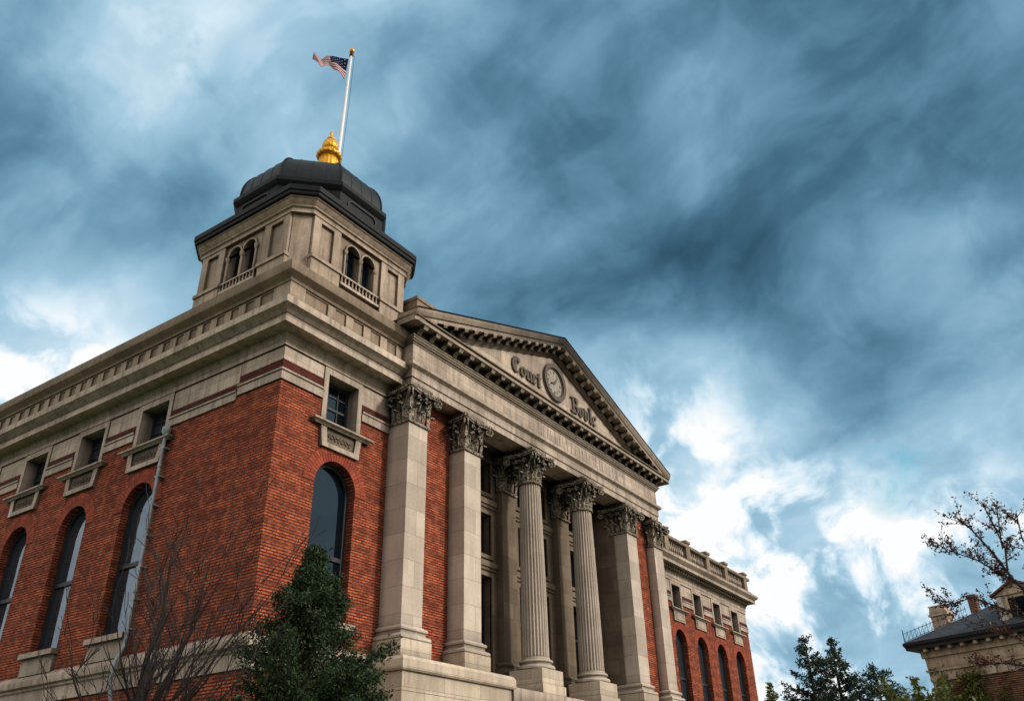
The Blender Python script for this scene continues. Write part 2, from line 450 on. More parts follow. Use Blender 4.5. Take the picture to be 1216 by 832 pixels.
# ---- upper stone zone of the corner pavilion
mb = MB()
out = [(0, 12.83), (1.84, 12.83), (1.84, 12.7)]
for y in LW_Y: out += [(y-.88, 12.7), (y-.88, 13.93), (y+.88, 13.93), (y+.88, 12.7)]
out += [(L_END, 12.7), (L_END, 14.3), (0, 14.3)]
mb.wall(LEFT, out, [], -.04, .2)
out = [(0, 12.83), (FW_X-.81, 12.83), (FW_X-.81, 13.9), (FW_X+.81, 13.9), (FW_X+.81, 12.7), (4.5, 12.7), (4.5, 14.3), (0, 14.3)]
mb.wall(FRONT, out, [], -.04, .2)
mb.build('stone_wall', M['stone'], P, recalc=False)
edges = [1.86] + [v for y in LW_Y for v in (y-.9, y+.9)] + [L_END]
def piece(name, mat, F, *boxes):
    m = MB()
    for q in boxes: m.box(F, *q)
    return m.build(name, mat, P)
def bay_band(F, a, b):
    piece('stone_panel', M['stone'], F, (a, b, -.05, .0, 13.262, 13.895))
    m = MB(); e = .05
    pr = [(-.05, 12.7), (.055, 12.7), (.055, 12.94), (.03, 12.945), (.03, 12.957), (.085, 12.958), (.085, 13.015), (-.05, 13.015)]
    p0, p1 = F.pt(a, 0, 0)[:2], F.pt(b, 0, 0)[:2]
    if F is LEFT: p0, p1 = p1, p0
    m.sweep([p0, p1], pr); m.build('string_course', M['stone_plain'], P)
    piece('brick_band', M['brick_band'], F, (a, b, -.05, .02, 13.017, 13.255))
for a, b in zip(edges[0::2], edges[1::2]): bay_band(LEFT, a, b)
bay_band(FRONT, FW_X+.84, 4.5)
def corner(name, mat, pr, smooth=None):
    m = MB(); m.sweep([(0, 1.83), (0, 0), (FW_X-.835, 0)], pr); m.build(name, mat, P, smooth)
corner('stone_panel', M['stone'], [(-.05, 13.49), (0, 13.49), (0, 13.895), (-.05, 13.895)])
corner('string_course', M['stone_plain'], [(-.05, 12.83), (.06, 12.83), (.06, 13.08), (.03, 13.085), (.03, 13.10), (.09, 13.105), (.09, 13.165), (-.05, 13.17)])
corner('brick_band', M['brick_band'], [(-.05, 13.172), (.022, 13.172), (.022, 13.475), (-.05, 13.475)])
mb = MB()
mb.sweep([(0, L_END), (0, 0), (4.55, 0)], [(-.05, 13.95), (.03, 13.95), (.03, 14.12), (-.05, 14.12)])
mb.build('stone_frieze', M['stone'], P)

# ---- main cornice and parapet of the pavilion
mb = MB()
corn = [(-.1, 14.12), (.04, 14.12), (.05, 14.2), (.12, 14.3), (.16, 14.31), (.55, 14.31), (.55, 14.48), (.49, 14.5), (.49, 14.6),
        (.53, 14.62), (.62, 14.74), (.70, 14.78), (.74, 14.8), (.74, 15.02), (-.1, 15.03)]
mb.sweep([(0, L_END), (0, 0), (4.56, 0)], corn)
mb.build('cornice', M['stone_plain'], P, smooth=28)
mb = MB()
mb.sweep([(0, L_END), (0, 0), (4.56, 0)], [(-.1, 15.03), (.385, 15.03), (.385, 15.75), (-.1, 15.75)])
mb.build('parapet', M['stone_panel'], P)
mb = MB(); mb.sweep([(0, .28), (0, 0), (.14, 0)], [(-.05, 15.032), (.446, 15.032), (.446, 15.74), (-.05, 15.74)]); mb.build('parapet_pier', M['tower_stone'], P)
for k in range(36):
    yc = 1.0+.665*k
    if yc > L_END: break
    piece('parapet_pier', M['tower_stone'], LEFT, (yc-.15, yc+.15, .33, .445, 15.095, 15.695))
for k in range(1, 6): piece('parapet_pier', M['tower_stone'], FRONT, (.44+.78*k-.15, .44+.78*k+.16, .33, .446, 15.095, 15.695))
for z0, z1 in ((15.028, 15.09), (15.70, 15.751)):
    mb = MB(); mb.sweep([(0, L_END), (0, 0), (4.56, 0)], [(.3, z0), (.42, z0), (.42, z1), (.3, z1)]); mb.build('parapet_moulding', M['tower_stone'], P)
mb = MB()
mb.sweep([(0, L_END), (0, 0), (4.56, 0)], [(-.2, 15.752), (.47, 15.752), (.5, 15.83), (.60, 15.9), (.70, 15.96), (.72, 16.0), (.72, 16.27), (.66, 16.31), (-.2, 16.34)])
mb.build('coping', M['stone_weathered'], P, smooth=28)
mb = MB()
mb.box(FRONT, .1, 22.5, -23.9, -.1, 15.3, 15.5); mb.box(FRONT, 22.5, 43.2, -23., -2.9, 15.0, 15.1)
mb.build('flat_roof', M['roofing'], P)

# ---- window units (origin at the middle of the sill, outward is local -y)
LOC = Frame((0, 0), (1, 0), (0, -1))
def ring_of(F, mbx, o, i, d0, d1):
    n = len(o)
    p = [F.pt(u, d, z) for l in (o, i) for d in (d0, d1) for u, z in l]
    fs = []
    for k in range(n):
        j = (k+1) % n
        fs += [(k, j, 2*n+j, 2*n+k), (n+k, n+j, 3*n+j, 3*n+k), (k, j, n+j, n+k), (2*n+k, 2*n+j, 3*n+j, 3*n+k)]
    mbx.add(p, fs)

def arched_unit(w, hs, sill, apron, glass, mullion=False, trans=2.05, q=0.):
    """returns the frame object with its children."""
    mb = MB()
    ring_of(LOC, mb, arch(0, w-.01, .005, hs), arch(0, w-.24, .12, hs), q-.46, q-.34)
    mb.box(LOC, -w/2+.06, w/2-.06, q-.45, q-.345, trans, trans+.12)
    pass
    if mullion: mb.box(LOC, -.035, .035, q-.449, q-.352, .05, hs+w/2-.05)
    fr = mb.build('arched_window', M['frame'], P)
    g = MB(); g.prism(LOC, arch(0, w-.1, .05, hs), q-.43, q-.415); g.build('glass_pane', glass, fr)
    a = MB()       # voussoirs, each brick its own block
    r0, nb = w/2+.004, 27
    for ring, (ra, rb) in enumerate(((r0, r0+.215), (r0+.225, r0+.43))):
        nn = nb + 5*ring
        for k in range(nn):
            t0 = PI*(k+.07)/nn; t1 = PI*(k+.93)/nn
            pl = [(ra*math.cos(t0), hs+ra*math.sin(t0)), (rb*math.cos(t0), hs+rb*math.sin(t0)), (rb*math.cos(t1), hs+rb*math.sin(t1)), (ra*math.cos(t1), hs+ra*math.sin(t1))]
            a.prism(LOC, pl, -.05, .012+.006*random.random())
    a.build('brick_arch', M['arch_brick'], fr)
    if sill:
        b = MB(); b.box(LOC, -w/2-.16, w/2+.16, -.4, .22, -.13, .02)
        if apron: b.box(LOC, -w/2-.1, w/2+.1, -.05, .10, -.62, -.132)
        b.build('sill', M['stone_plain'], fr)
    return fr

M['arch_brick'] = leaf_mat('arch_brick', [(.13, .026, .014), (.26, .05, .024), (.36, .075, .034)], 0., .88)

def small_unit(w, h, jamb, glass, apron_h=.62, panes=True, top=.2, light=False):
    """square-headed attic window with stone surround, sill and carved apron; origin at sill."""
    mb = MB()
    o = [(-w/2, .01), (w/2, .01), (w/2, h), (-w/2, h)]; i = [(-w/2+.09, .1), (w/2-.09, .1), (w/2-.09, h-.09), (-w/2+.09, h-.09)]
    ring_of(LOC, mb, o, i, -.5, -.40)
    if panes:
        mb.box(LOC, -w/2+.05, w/2-.05, -.49, -.41, h*.5-.04, h*.5+.04)
        for u in (-w/6, w/6): mb.box(LOC, u-.018, u+.018, -.485, -.415, .06, h-.06)
        mb.box(LOC, -w/2+.05, w/2-.05, -.485, -.415, h*.75-.015, h*.75+.015)
    fr = mb.build('attic_window', M['frame'], P)
    g = MB(); g.box(LOC, -w/2+.02, w/2-.02, -.465, -.45, .03, h-.02); g.build('glass_pane', glass, fr)
    s = MB()
    for sg in (-1, 1):
        a, b = sorted((sg*w/2, sg*(w/2+jamb)))
        s.box(LOC, a, b, -.55, .032, 0, h+top)
    s.box(LOC, -w/2, w/2, -.55, .031, h, h+top)
    s.build('stone_surround', M['stone_plain'], fr)
    s = MB()
    s.sweep([(-w/2-.34, .1), (-w/2-.34, 0), (w/2+.34, 0), (w/2+.34, .1)], [(-.4, -.1), (.13, -.1), (.17, -.05), (.24, -.02), (.24, .03), (-.4, .05)])
    s.build('sill', M['stone_plain'], fr, smooth=30)
    if light:
        s = MB(); s.box(LOC, -w/2-.16, w/2+.16, -.05, .09, -.1-apron_h, -.102); s.box(LOC, -w/2, w/2, -.05, .11, -.0-apron_h, -.2); s.build('apron', M['stone_plain'], fr)
    elif apron_h:
        s = MB(); t, bt = w/2+.2, w/2+.12
        z0, z1 = -.1-apron_h, -.102
        s.prism(LOC, [(-bt, z0), (bt, z0), (bt+.02, z0+.15), (-bt-.02, z0+.15)], -.05, .11)
        s.prism(LOC, [(-t, z1), (-t+.22, z1), (-bt+.2, z0+.152), (-bt-.02, z0+.152)], -.05, .10)
        s.prism(LOC, [(t-.22, z1), (t, z1), (bt+.02, z0+.152), (bt-.2, z0+.152)], -.05, .10)
        s.box(LOC, -t+.18, t-.18, -.05, .02, z0+.14, z1-.002)
        ap = s.build('apron', M['stone_plain'], fr)
        c = MB()          # carved swag in the apron
        rr = random.Random(3)
        for q in range(22):
            u = -w/2+.16 + (w-.3)*(q+.5)/22; zc = (z0+.15+z1)/2 + .06*math.sin(q*1.9)
            c.lathe(LOC.pt(u, .03, zc-.05), [(.004, 0), (.03+.02*rr.random(), .03), (.045, .06), (.02, .1), (.004, .12)], 7)
        c.box(LOC, -t+.25, t-.25, .0, .032, z0+.18, z1-.03)
        c.build('carving', M['carved_dark'], fr, smooth=50)
    return fr
M['carved_dark'] = stone_mat('dark_carving', (.20, .15, .11), (.09, .07, .05), ao=.15, aop=2.)  # darker stone tone for the apron carving

# left front
u0 = arched_unit(AW, AZS-AZ0, True, True, M['glass'], q=.10)
for k, y in enumerate(LW_Y):
    o = u0 if k == 0 else copy_tree(u0, (0, y, AZ0), -PI/2, P)
    o.location = (0, y, AZ0); o.rotation_euler = (0, 0, -PI/2)
u0 = small_unit(1.4, 1.42, .18, M['glass'])
for k, y in enumerate(LW_Y):
    o = u0 if k == 0 else copy_tree(u0, (0, y, 12.3), -PI/2, P)
    o.location = (0, y, 12.3); o.rotation_euler = (0, 0, -PI/2)
# short front bay
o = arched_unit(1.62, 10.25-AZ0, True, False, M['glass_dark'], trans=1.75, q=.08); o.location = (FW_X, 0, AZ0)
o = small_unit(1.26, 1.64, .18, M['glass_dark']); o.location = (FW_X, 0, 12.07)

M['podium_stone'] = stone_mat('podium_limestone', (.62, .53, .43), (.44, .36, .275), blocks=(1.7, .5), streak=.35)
# ---- pilasters and columns
def leaf(mb, base, out, tan, h, w, curl):
    """one acanthus leaf: lobed strip that leans out and curls over."""
    base, out, tan = Vector(base), Vector(out), Vector(tan)
    nr, nc = 8, 5; pts = []
    for i in range(nr+1):
        t = i/nr
        ww = w*(.62+.38*math.sin(PI*min(1, t*1.15)))*(1-.35*t*t)*(.8+.2*abs(math.cos(t*PI*3.5)))
        o = .015+.05*t+curl*max(0, t-.55)**1.5*3.0
        z = h*(t if t < .85 else .85-(t-.85)*.9)
        for j in range(nc):
            s = j/(nc-1)*2-1
            dep = -.05*abs(s)**1.5 + .022*(1-abs(s)) + .018*math.cos(s*PI*3)
            p = base + out*(o+dep) + tan*(s*ww/2) + Vector((0, 0, z - .05*abs(s)*h))
            pts.append(tuple(p))
    mb.add(pts, [(i*nc+j, i*nc+j+1, (i+1)*nc+j+1, (i+1)*nc+j) for i in range(nr) for j in range(nc-1)])

def volute(mb, c, dirv, r=.15, th=.06):
    d = Vector(dirv).normalized(); side = Vector((-d.y, d.x, 0))
    for sg in (-1, 1):
        pts, rad = [], []
        for k in range(26):
            t = k/25; a = PI/2 + 2*PI*1.9*t*1.0; rr = r*(1-.82*t)
            p = Vector(c) + d*(rr*math.cos(a)*1.) + Vector((0, 0, rr*math.sin(a))) + side*(sg*th*(1-.2*t))
            pts.append(p); rad.append(.042*(1-.5*t))
        mb.tube(pts, rad, 6)
    mb.tube([Vector(c)+side*th*1.3, Vector(c)-side*th*1.3], .05, 8)

def stalk(mb, a, b, bow):
    a, b = Vector(a), Vector(b); pts = []
    for k in range(8):
        t = k/7; pts.append(a.lerp(b, t) + Vector((0, 0, .10*math.sin(PI*t))) + Vector(bow)*math.sin(PI*t))
    mb.tube(pts, [.045-.02*k/7 for k in range(8)], 5)

def capital_mesh(square, r, h, ab):
    mb = MB()
    # astragal and bell
    if square:
        q = [(-r, r), (-r, -r), (r, -r), (r, r)]
        q = [(-r, -r), (r, -r), (r, r), (-r, r)]
        mb.sweep(q, [(-.2, 0), (.05, 0), (.075, .04), (.05, .09), (-.2, .09)], closed=True)
        mb.sweep(q, [(-.3, .08), (-.035, .08), (-.03, .5*h), (.06, .8*h), (.13, .88*h), (-.3, .88*h)], closed=True)
        per = []
        for (a, b) in zip(q, q[1:]+q[:1]):
            for f in (0, .25, .5, .75):
                p = (a[0]+(b[0]-a[0])*f, a[1]+(b[1]-a[1])*f)
                n = ((b[1]-a[1]), -(b[0]-a[0])); L = math.hypot(*n); n = (n[0]/L, n[1]/L)
                if f == 0:
                    L = math.hypot(*p); n = (p[0]/L, p[1]/L)
                per.append((p, n))
    else:
        mb.lathe((0, 0, 0), [(r*.9, 0), (r+.05, 0), (r+.085, .045), (r+.05, .09), (r*.9, .1)], 32)
        mb.lathe((0, 0, 0), [(r-.02, .09), (r-.02, .5*h), (r+.07, .8*h), (r+.16, .88*h)], 32)
        per = [((r*math.cos(PI*i/8), r*math.sin(PI*i/8)), (math.cos(PI*i/8), math.sin(PI*i/8))) for i in range(16)]
    for k, (p, n) in enumerate(per):
        t = (-n[1], n[0], 0); nn = (n[0], n[1], 0)
        if k % 2 == 0: leaf(mb, (p[0], p[1], .08), nn, t, h*.40, .36, .16)
        else: leaf(mb, (p[0], p[1], .08), nn, t, h*.66, .38, .20)
        leaf(mb, (p[0]+n[0]*.02, p[1]+n[1]*.02, h*.42), nn, t, h*.42, .26, .22)
    # volutes, helices, fleurons
    zc = h*.80
    for sx in (-1, 1):
        for sy in (-1, 1):
            c = (sx*ab*.86, sy*ab*.86, zc)
            volute(mb, c, (sx, sy, 0), .15)
            for tt in ((sx*r*.55, sy*r*1.02), (sx*r*1.02, sy*r*.55)):
                stalk(mb, (tt[0], tt[1], h*.45), (c[0]-sx*.06, c[1]-sy*.06, zc+.12), (0, 0, 0))
    for n in ((1, 0), (-1, 0), (0, 1), (0, -1)):
        t = Vector((-n[1], n[0], 0)); b = Vector((n[0], n[1], 0))*(r+.14)
        for sg in (-1, 1):
            volute(mb, tuple(b + t*(sg*.17) + Vector((0, 0, h*.76))), tuple(t), .085, .03)
        mb.lathe(tuple(b*1.06 + Vector((0, 0, h*.86))), [(.01, 0), (.07, .02), (.11, .07), (.09, .13), (.01, .16)], 8, radial=lambda i: 1.25 if i % 2 else .85)
    # concave abacus
    pl = []
    cor = [(-ab, -ab), (ab, -ab), (ab, ab), (-ab, ab)]
    for (a, b) in zip(cor, cor[1:]+cor[:1]):
        n = (-(b[1]-a[1]), (b[0]-a[0])); L = math.hypot(*n); n = (n[0]/L, n[1]/L)
        for k in range(10):
            t = .06+.88*k/9
            s = math.sin(PI*t)*.20*ab
            pl.append((a[0]+(b[0]-a[0])*t+n[0]*s, a[1]+(b[1]-a[1])*t+n[1]*s))
    mb.hplate(pl, h*.89, h*.945); mb.hplate([(x*1.045, y*1.045) for x, y in pl], h*.947, h)
    mb.hplate([(-r-.1, -r-.1), (r+.1, -r-.1), (r+.1, r+.1), (-r-.1, r+.1)], h+.001, 1.365)
    return mb

SH0, SH1, CAPH = 6.72, 12.93, 1.16
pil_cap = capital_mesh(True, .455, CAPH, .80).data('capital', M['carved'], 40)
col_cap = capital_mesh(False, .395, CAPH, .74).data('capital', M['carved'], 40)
def sqpath(h): return [(-h, -h), (h, -h), (h, h), (-h, h)]
mb = MB(); mb.sweep(sqpath(.455), [(-.3, 0), (0, 0), (0, .0), (0, SH1-SH0), (-.3, SH1-SH0)], closed=True)
pil_shaft = mb.data('pilaster', M['shaft_stone'])
mb = MB(); mb.sweep(sqpath(.455), [(-.3, 0), (.17, 0), (.2, .04), (.2, .1), (.16, .14), (.10, .16), (.07, .21), (.08, .25), (.12, .28), (.13, .33), (.10, .37), (.05, .385), (.03, .42), (-.3, .42)], closed=True)
pil_base = mb.data('base', M['shaft_stone'], 35)
mb = MB(); mb.sweep(sqpath(.66), [(-.5, 0), (0, 0), (0, .5), (-.5, .5)], closed=True)
pil_plinth = mb.data('plinth', M['podium_stone'])
mb = MB(); mb.sweep(sqpath(.66), [(-.5, 0), (.06, 0), (.06, .3), (0, .3), (0, .8), (-.5, .8)], closed=True)
col_plinth = mb.data('plinth', M['podium_stone'])

def flute(i):
    return (1, .985, .93, .905, .93, .985)[i % 6]
prof = []
for k in range(15):
    t = k/14; rr = .47 - .075*t**1.6
    prof.append((rr, (SH1-SH0)*t))
mb = MB(); mb.lathe((0, 0, 0), [(p, z) for p, z in prof], 144, radial=flute)
col_shaft = mb.data('column', M['column_stone'], 25)
mb = MB(); mb.lathe((0, 0, 0), [(.60, 0), (.645, .03), (.66, .08), (.645, .13), (.60, .155), (.555, .16), (.53, .2), (.535, .235), (.57, .25), (.59, .285), (.575, .325), (.53, .345), (.50, .35), (.49, .42)], 40)
col_base = mb.data('base', M['column_stone'], 35)

def inst(name, data, parent, loc=(0, 0, 0)):
    o = bpy.data.objects.new(name, data); COL.objects.link(o); o.parent = parent; o.location = loc; return o
PIL_X = [4.955, 7.84, 19.62, 22.28]
for x in PIL_X:
    s = inst('pilaster', pil_shaft, P, (x, -.395, SH0))
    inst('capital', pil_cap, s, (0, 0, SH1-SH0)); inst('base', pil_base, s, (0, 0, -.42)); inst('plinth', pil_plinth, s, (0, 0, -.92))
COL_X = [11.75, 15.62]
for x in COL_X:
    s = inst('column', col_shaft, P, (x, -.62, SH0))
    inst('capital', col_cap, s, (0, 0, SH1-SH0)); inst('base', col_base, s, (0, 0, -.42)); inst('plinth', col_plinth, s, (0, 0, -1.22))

# ---- podium, stair
cop = [(-.4, 5.42), (.06, 5.42), (.1, 5.47), (.1, 5.7), (.03, 5.798), (-.4, 5.8)]
for a, b in ((4.15, 9.3), (18.25, 23.1)):
    path = [(a, .6), (a, -1.28), (b, -1.28), (b, .6)]
    mb = MB(); mb.sweep(path, [(-.3, 0), (.06, 0), (.06, .9), (0, 1.0), (0, 4.9), (-.012, 4.9), (-.012, 4.915), (0, 4.915), (0, 5.418), (-.3, 5.418)])
    pd = mb.build('podium', M['podium_stone'], P)
    mb = MB(); mb.sweep(path, cop); mb.build('coping', M['podium_stone'], pd)
    mb = MB(); mb.box(FRONT, a+.3, b-.3, -.5, 1.0, 5.5, 5.79); mb.build('podium_floor', M['podium_stone'], pd)
mb = MB()
mb.box(FRONT, 9.29, 18.26, -.9, 1.36, 5.0, 5.498)
z = 5.0
for k in range(28):
    mb.box(FRONT, 9.33, 18.22, 1.0+.3*k, 1.36+.32*(k+1), z-.175*(k+1), z-.175*k-.002)
mb.build('steps', M['stone_plain'], P)

# ---- portico wall behind the columns
BAYS = [(8.3, 11.5), (12.42, 15.5), (16.42, 19.1)]
mb = MB()
W3 = []
for a, b in BAYS:
    c = (a+b)/2 + (.18 if a < 9 else 0); hw = min(1.05, (b-a)/2-.42)
    for z0, z1 in ((6.1, 9.6), (10.38, 11.92), (12.75, 14.0)):
        W3.append((c, hw, z0, z1))
holes = [[(c-hw, z0), (c+hw, z0), (c+hw, z1), (c-hw, z1)] for c, hw, z0, z1 in W3]
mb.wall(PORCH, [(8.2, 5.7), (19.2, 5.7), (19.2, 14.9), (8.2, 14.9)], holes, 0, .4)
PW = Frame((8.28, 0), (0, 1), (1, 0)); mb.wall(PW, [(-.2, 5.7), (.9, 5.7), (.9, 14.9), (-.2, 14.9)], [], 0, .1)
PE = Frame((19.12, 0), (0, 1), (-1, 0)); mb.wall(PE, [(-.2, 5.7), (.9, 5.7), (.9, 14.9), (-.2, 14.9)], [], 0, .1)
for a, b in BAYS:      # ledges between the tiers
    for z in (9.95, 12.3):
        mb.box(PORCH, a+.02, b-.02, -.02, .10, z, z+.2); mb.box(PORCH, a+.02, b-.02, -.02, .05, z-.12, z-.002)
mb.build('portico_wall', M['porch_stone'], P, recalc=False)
for c, hw, z0, z1 in W3:
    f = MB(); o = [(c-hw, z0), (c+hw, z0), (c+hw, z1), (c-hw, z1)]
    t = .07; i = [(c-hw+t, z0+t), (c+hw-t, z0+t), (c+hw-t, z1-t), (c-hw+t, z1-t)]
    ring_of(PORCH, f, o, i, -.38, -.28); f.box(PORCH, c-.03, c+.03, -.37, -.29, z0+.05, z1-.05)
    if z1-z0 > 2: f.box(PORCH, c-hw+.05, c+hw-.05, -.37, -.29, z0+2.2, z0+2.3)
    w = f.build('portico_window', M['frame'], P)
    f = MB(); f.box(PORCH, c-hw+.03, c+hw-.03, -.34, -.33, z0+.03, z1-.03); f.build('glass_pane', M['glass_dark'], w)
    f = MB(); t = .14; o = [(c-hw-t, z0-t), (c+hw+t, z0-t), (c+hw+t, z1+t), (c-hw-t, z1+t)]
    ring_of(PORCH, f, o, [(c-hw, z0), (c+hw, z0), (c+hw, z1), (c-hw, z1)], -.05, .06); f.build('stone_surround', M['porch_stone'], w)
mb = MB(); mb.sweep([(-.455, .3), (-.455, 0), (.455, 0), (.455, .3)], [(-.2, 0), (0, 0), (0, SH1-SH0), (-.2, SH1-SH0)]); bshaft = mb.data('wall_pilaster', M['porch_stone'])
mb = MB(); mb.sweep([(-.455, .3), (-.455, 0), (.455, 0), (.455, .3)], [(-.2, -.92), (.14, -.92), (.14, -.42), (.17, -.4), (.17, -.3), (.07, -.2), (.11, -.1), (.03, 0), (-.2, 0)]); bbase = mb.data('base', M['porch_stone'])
for x in (11.96, 15.96):
    s = inst('wall_pilaster', bshaft, P, (x, .5, SH0)); inst('base', bbase, s)
    inst('capital', pil_cap, s, (0, .44, SH1-SH0))
mb = MB(); mb.box(FRONT, 8.2, 19.2, -.85, .0, 14.55, 14.7)
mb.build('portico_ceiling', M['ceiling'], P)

# ---- entablature
EP = [(4.55, .5), (4.55, -.85), (22.68, -.85), (22.68, 2.7)]
mb = MB()
arc = [(-.9, 14.297), (0, 14.297), (0, 14.54), (-.012, 14.545), (-.012, 14.56), (.035, 14.565), (.035, 14.86), (.05, 14.88), (.16, 14.95), (.17, 15.0), (.17, 15.06), (0, 15.11), (-.9, 15.11)]
mb.sweep(EP, arc)
mb.build('architrave', M['stone_plain'], P, smooth=25)
mb = MB(); mb.sweep(EP, [(-.5, 15.112), (0.002, 15.112), (.002, 15.80), (-.5, 15.80)])
fz = mb.build('frieze', M['stone'], P)
mb = MB()
rr = random.Random(5)
x = 12.2
while x < 19.3:      # worn carved strokes
    w_ = .045; h0 = 15.22+.03*rr.random(); h1 = 15.66+.03*rr.random()
    k = rr.random()
    mb.box(FRONT, x, x+w_, .84, .864, h0, h1)
    if k > .55: mb.box(FRONT, x+w_, x+.2, .84, .856, h1-.06, h1-.005)
    if k < .35: mb.box(FRONT, x+w_, x+.17, .84, .8555, h0+.01, h0+.06)
    if .3 < k < .7: mb.box(FRONT, x+w_+.1, x+w_+.145, .84, .8565, h0, h1-.08)
    x += .24+.12*rr.random()
mb.build('worn_carving', M['stone'], fz)

mb = MB()
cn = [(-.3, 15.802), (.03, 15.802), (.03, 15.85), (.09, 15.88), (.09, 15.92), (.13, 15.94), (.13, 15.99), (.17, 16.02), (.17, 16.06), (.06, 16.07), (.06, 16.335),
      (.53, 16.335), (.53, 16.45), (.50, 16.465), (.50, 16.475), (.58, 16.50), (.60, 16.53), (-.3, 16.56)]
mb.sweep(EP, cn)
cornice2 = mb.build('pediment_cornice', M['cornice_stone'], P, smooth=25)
def modillion_mesh():
    m = MB(); F = LOC
    prof = [(0, 0), (0, -.22), (.05, -.235), (.10, -.22), (.14, -.15), (.2, -.11), (.29, -.10), (.33, -.13), (.38, -.125), (.41, -.08), (.41, 0)]
    p = [F.pt(u, d, z) for u in (-.1, .1) for d, z in prof]; n = len(prof)
    tri = tessellate_polygon([[Vector((d, z, 0)) for d, z in prof]])
    m.add(p, [(i, (i+1) % n, n+(i+1) % n, n+i) for i in range(n)] + [tuple(t) for t in tri] + [tuple(n+i for i in t) for t in tri])
    m.box(F, -.125, .125, 0, .43, -.045, -.002)
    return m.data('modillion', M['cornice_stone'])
MOD = modillion_mesh()
for k in range(29):
    o = inst('modillion', MOD, cornice2, (4.55+.1+(22.68-4.55-.2)*k/28, -.85-.06, 16.333))
for k in range(3):
    o = inst('modillion', MOD, cornice2, (4.55-.06, -.25+.42*k-.1, 16.333)); o.rotation_euler = (0, 0, -PI/2)

# ---- pediment
XL, XA, XR = 3.98, 13.62, 23.26
ZL, ZA = 16.08, 20.02-.62
slope = (ZA-ZL)/(XA-XL)
mb = MB()
mb.prism(FRONT, [(4.6, 16.50), (22.6, 16.50), (XA, ZA+.1)], -.5, .80)
ped = mb.build('pediment', M['stone_panel_light'] if 'stone_panel_light' in M else M['stone'], P)
def rk(prof, name, mat, off=0):
    m = MB(); zo = ZL+slope*off
    m.rake(FRONT, XL+off, zo, XA, ZA, prof); m.rake(FRONT, XR-off, zo, XA, ZA, prof)
    return m.build(name, mat, ped, smooth=25)
# corona + cyma on top, bed mould below
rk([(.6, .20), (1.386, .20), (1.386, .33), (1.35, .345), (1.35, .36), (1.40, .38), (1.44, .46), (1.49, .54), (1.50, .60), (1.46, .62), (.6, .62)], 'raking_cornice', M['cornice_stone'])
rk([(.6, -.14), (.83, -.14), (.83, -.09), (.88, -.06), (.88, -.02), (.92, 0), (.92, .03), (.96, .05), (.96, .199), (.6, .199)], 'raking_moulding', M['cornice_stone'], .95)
rk([(.62, .625), (1.49, .625), (1.52, .66), (.62, .66)], 'raking_flashing', M['slate_edge'])
mb = MB(); mb.rake(FRONT, 6.3, ZL+slope*(6.3-XL), XA, ZA, [(-6., .3), (.59, .3), (.59, .6), (-6., .6)]); mb.rake(FRONT, 21.0, ZL+slope*(6.3-XL), XA, ZA, [(-6., .3), (.59, .3), (.59, .6), (-6., .6)])
mb.build('pediment_roof', M['slate'], P)
n = 15
for sg, x0 in ((1, XL), (-1, XR)):
    for k in range(n):
        t = (k+1.75)/(n+1.3)
        o = inst('modillion', MOD, ped, (x0+(XA-x0)*t, -.955, ZL+(ZA-ZL)*t+.197))
        o.rotation_euler = (0, -sg*math.atan(slope), 0); o.scale = (1, 1, .8)

# clock
CK = (13.62, 18.07)
def disc(F, cx, cz, r, n=40): return [(cx+r*math.cos(2*PI*i/n), cz+r*math.sin(2*PI*i/n)) for i in range(n)]
mb = MB()
for r0, r1, d0, d1 in ((.66, .85, .79, .92), (.61, .67, .79, .86)):
    o = disc(FRONT, *CK, r1); i = disc(FRONT, *CK, r0); ring_of(FRONT, mb, o, i, d0, d1)
clock = mb.build('clock', M['letter'], P, smooth=30)
mb = MB(); mb.prism(FRONT, disc(FRONT, *CK, .63), .79, .825); mb.build('clock_face', M['clock_face'], clock)
mb = MB()
for k in range(12):
    a = 2*PI*k/12; c, s_ = math.cos(a), math.sin(a)
    w_ = .022 if k % 3 else .036
    q = [(CK[0]+c*r-s_*t, CK[1]+s_*r+c*t) for r, t in ((.40, -w_), (.53, -w_), (.53, w_), (.40, w_))]
    mb.prism(FRONT, q, .824, .834)
mb.build('hour_mark', M['letter'], clock)
def hand(L, ang, w_, d):
    m = MB(); c, s_ = math.cos(ang), math.sin(ang)
    q = [(CK[0]+c*r-s_*t, CK[1]+s_*r+c*t) for r, t in ((-.12, -w_), (0, -w_*1.3), (L*.75, -w_), (L, 0), (L*.75, w_), (0, w_*1.3), (-.12, w_))]
    m.prism(FRONT, q, d, d+.012); m.build('clock_hand', M['letter'], clock)
hand(.52, R(48), .026, .845); hand(.36, R(198), .034, .860)

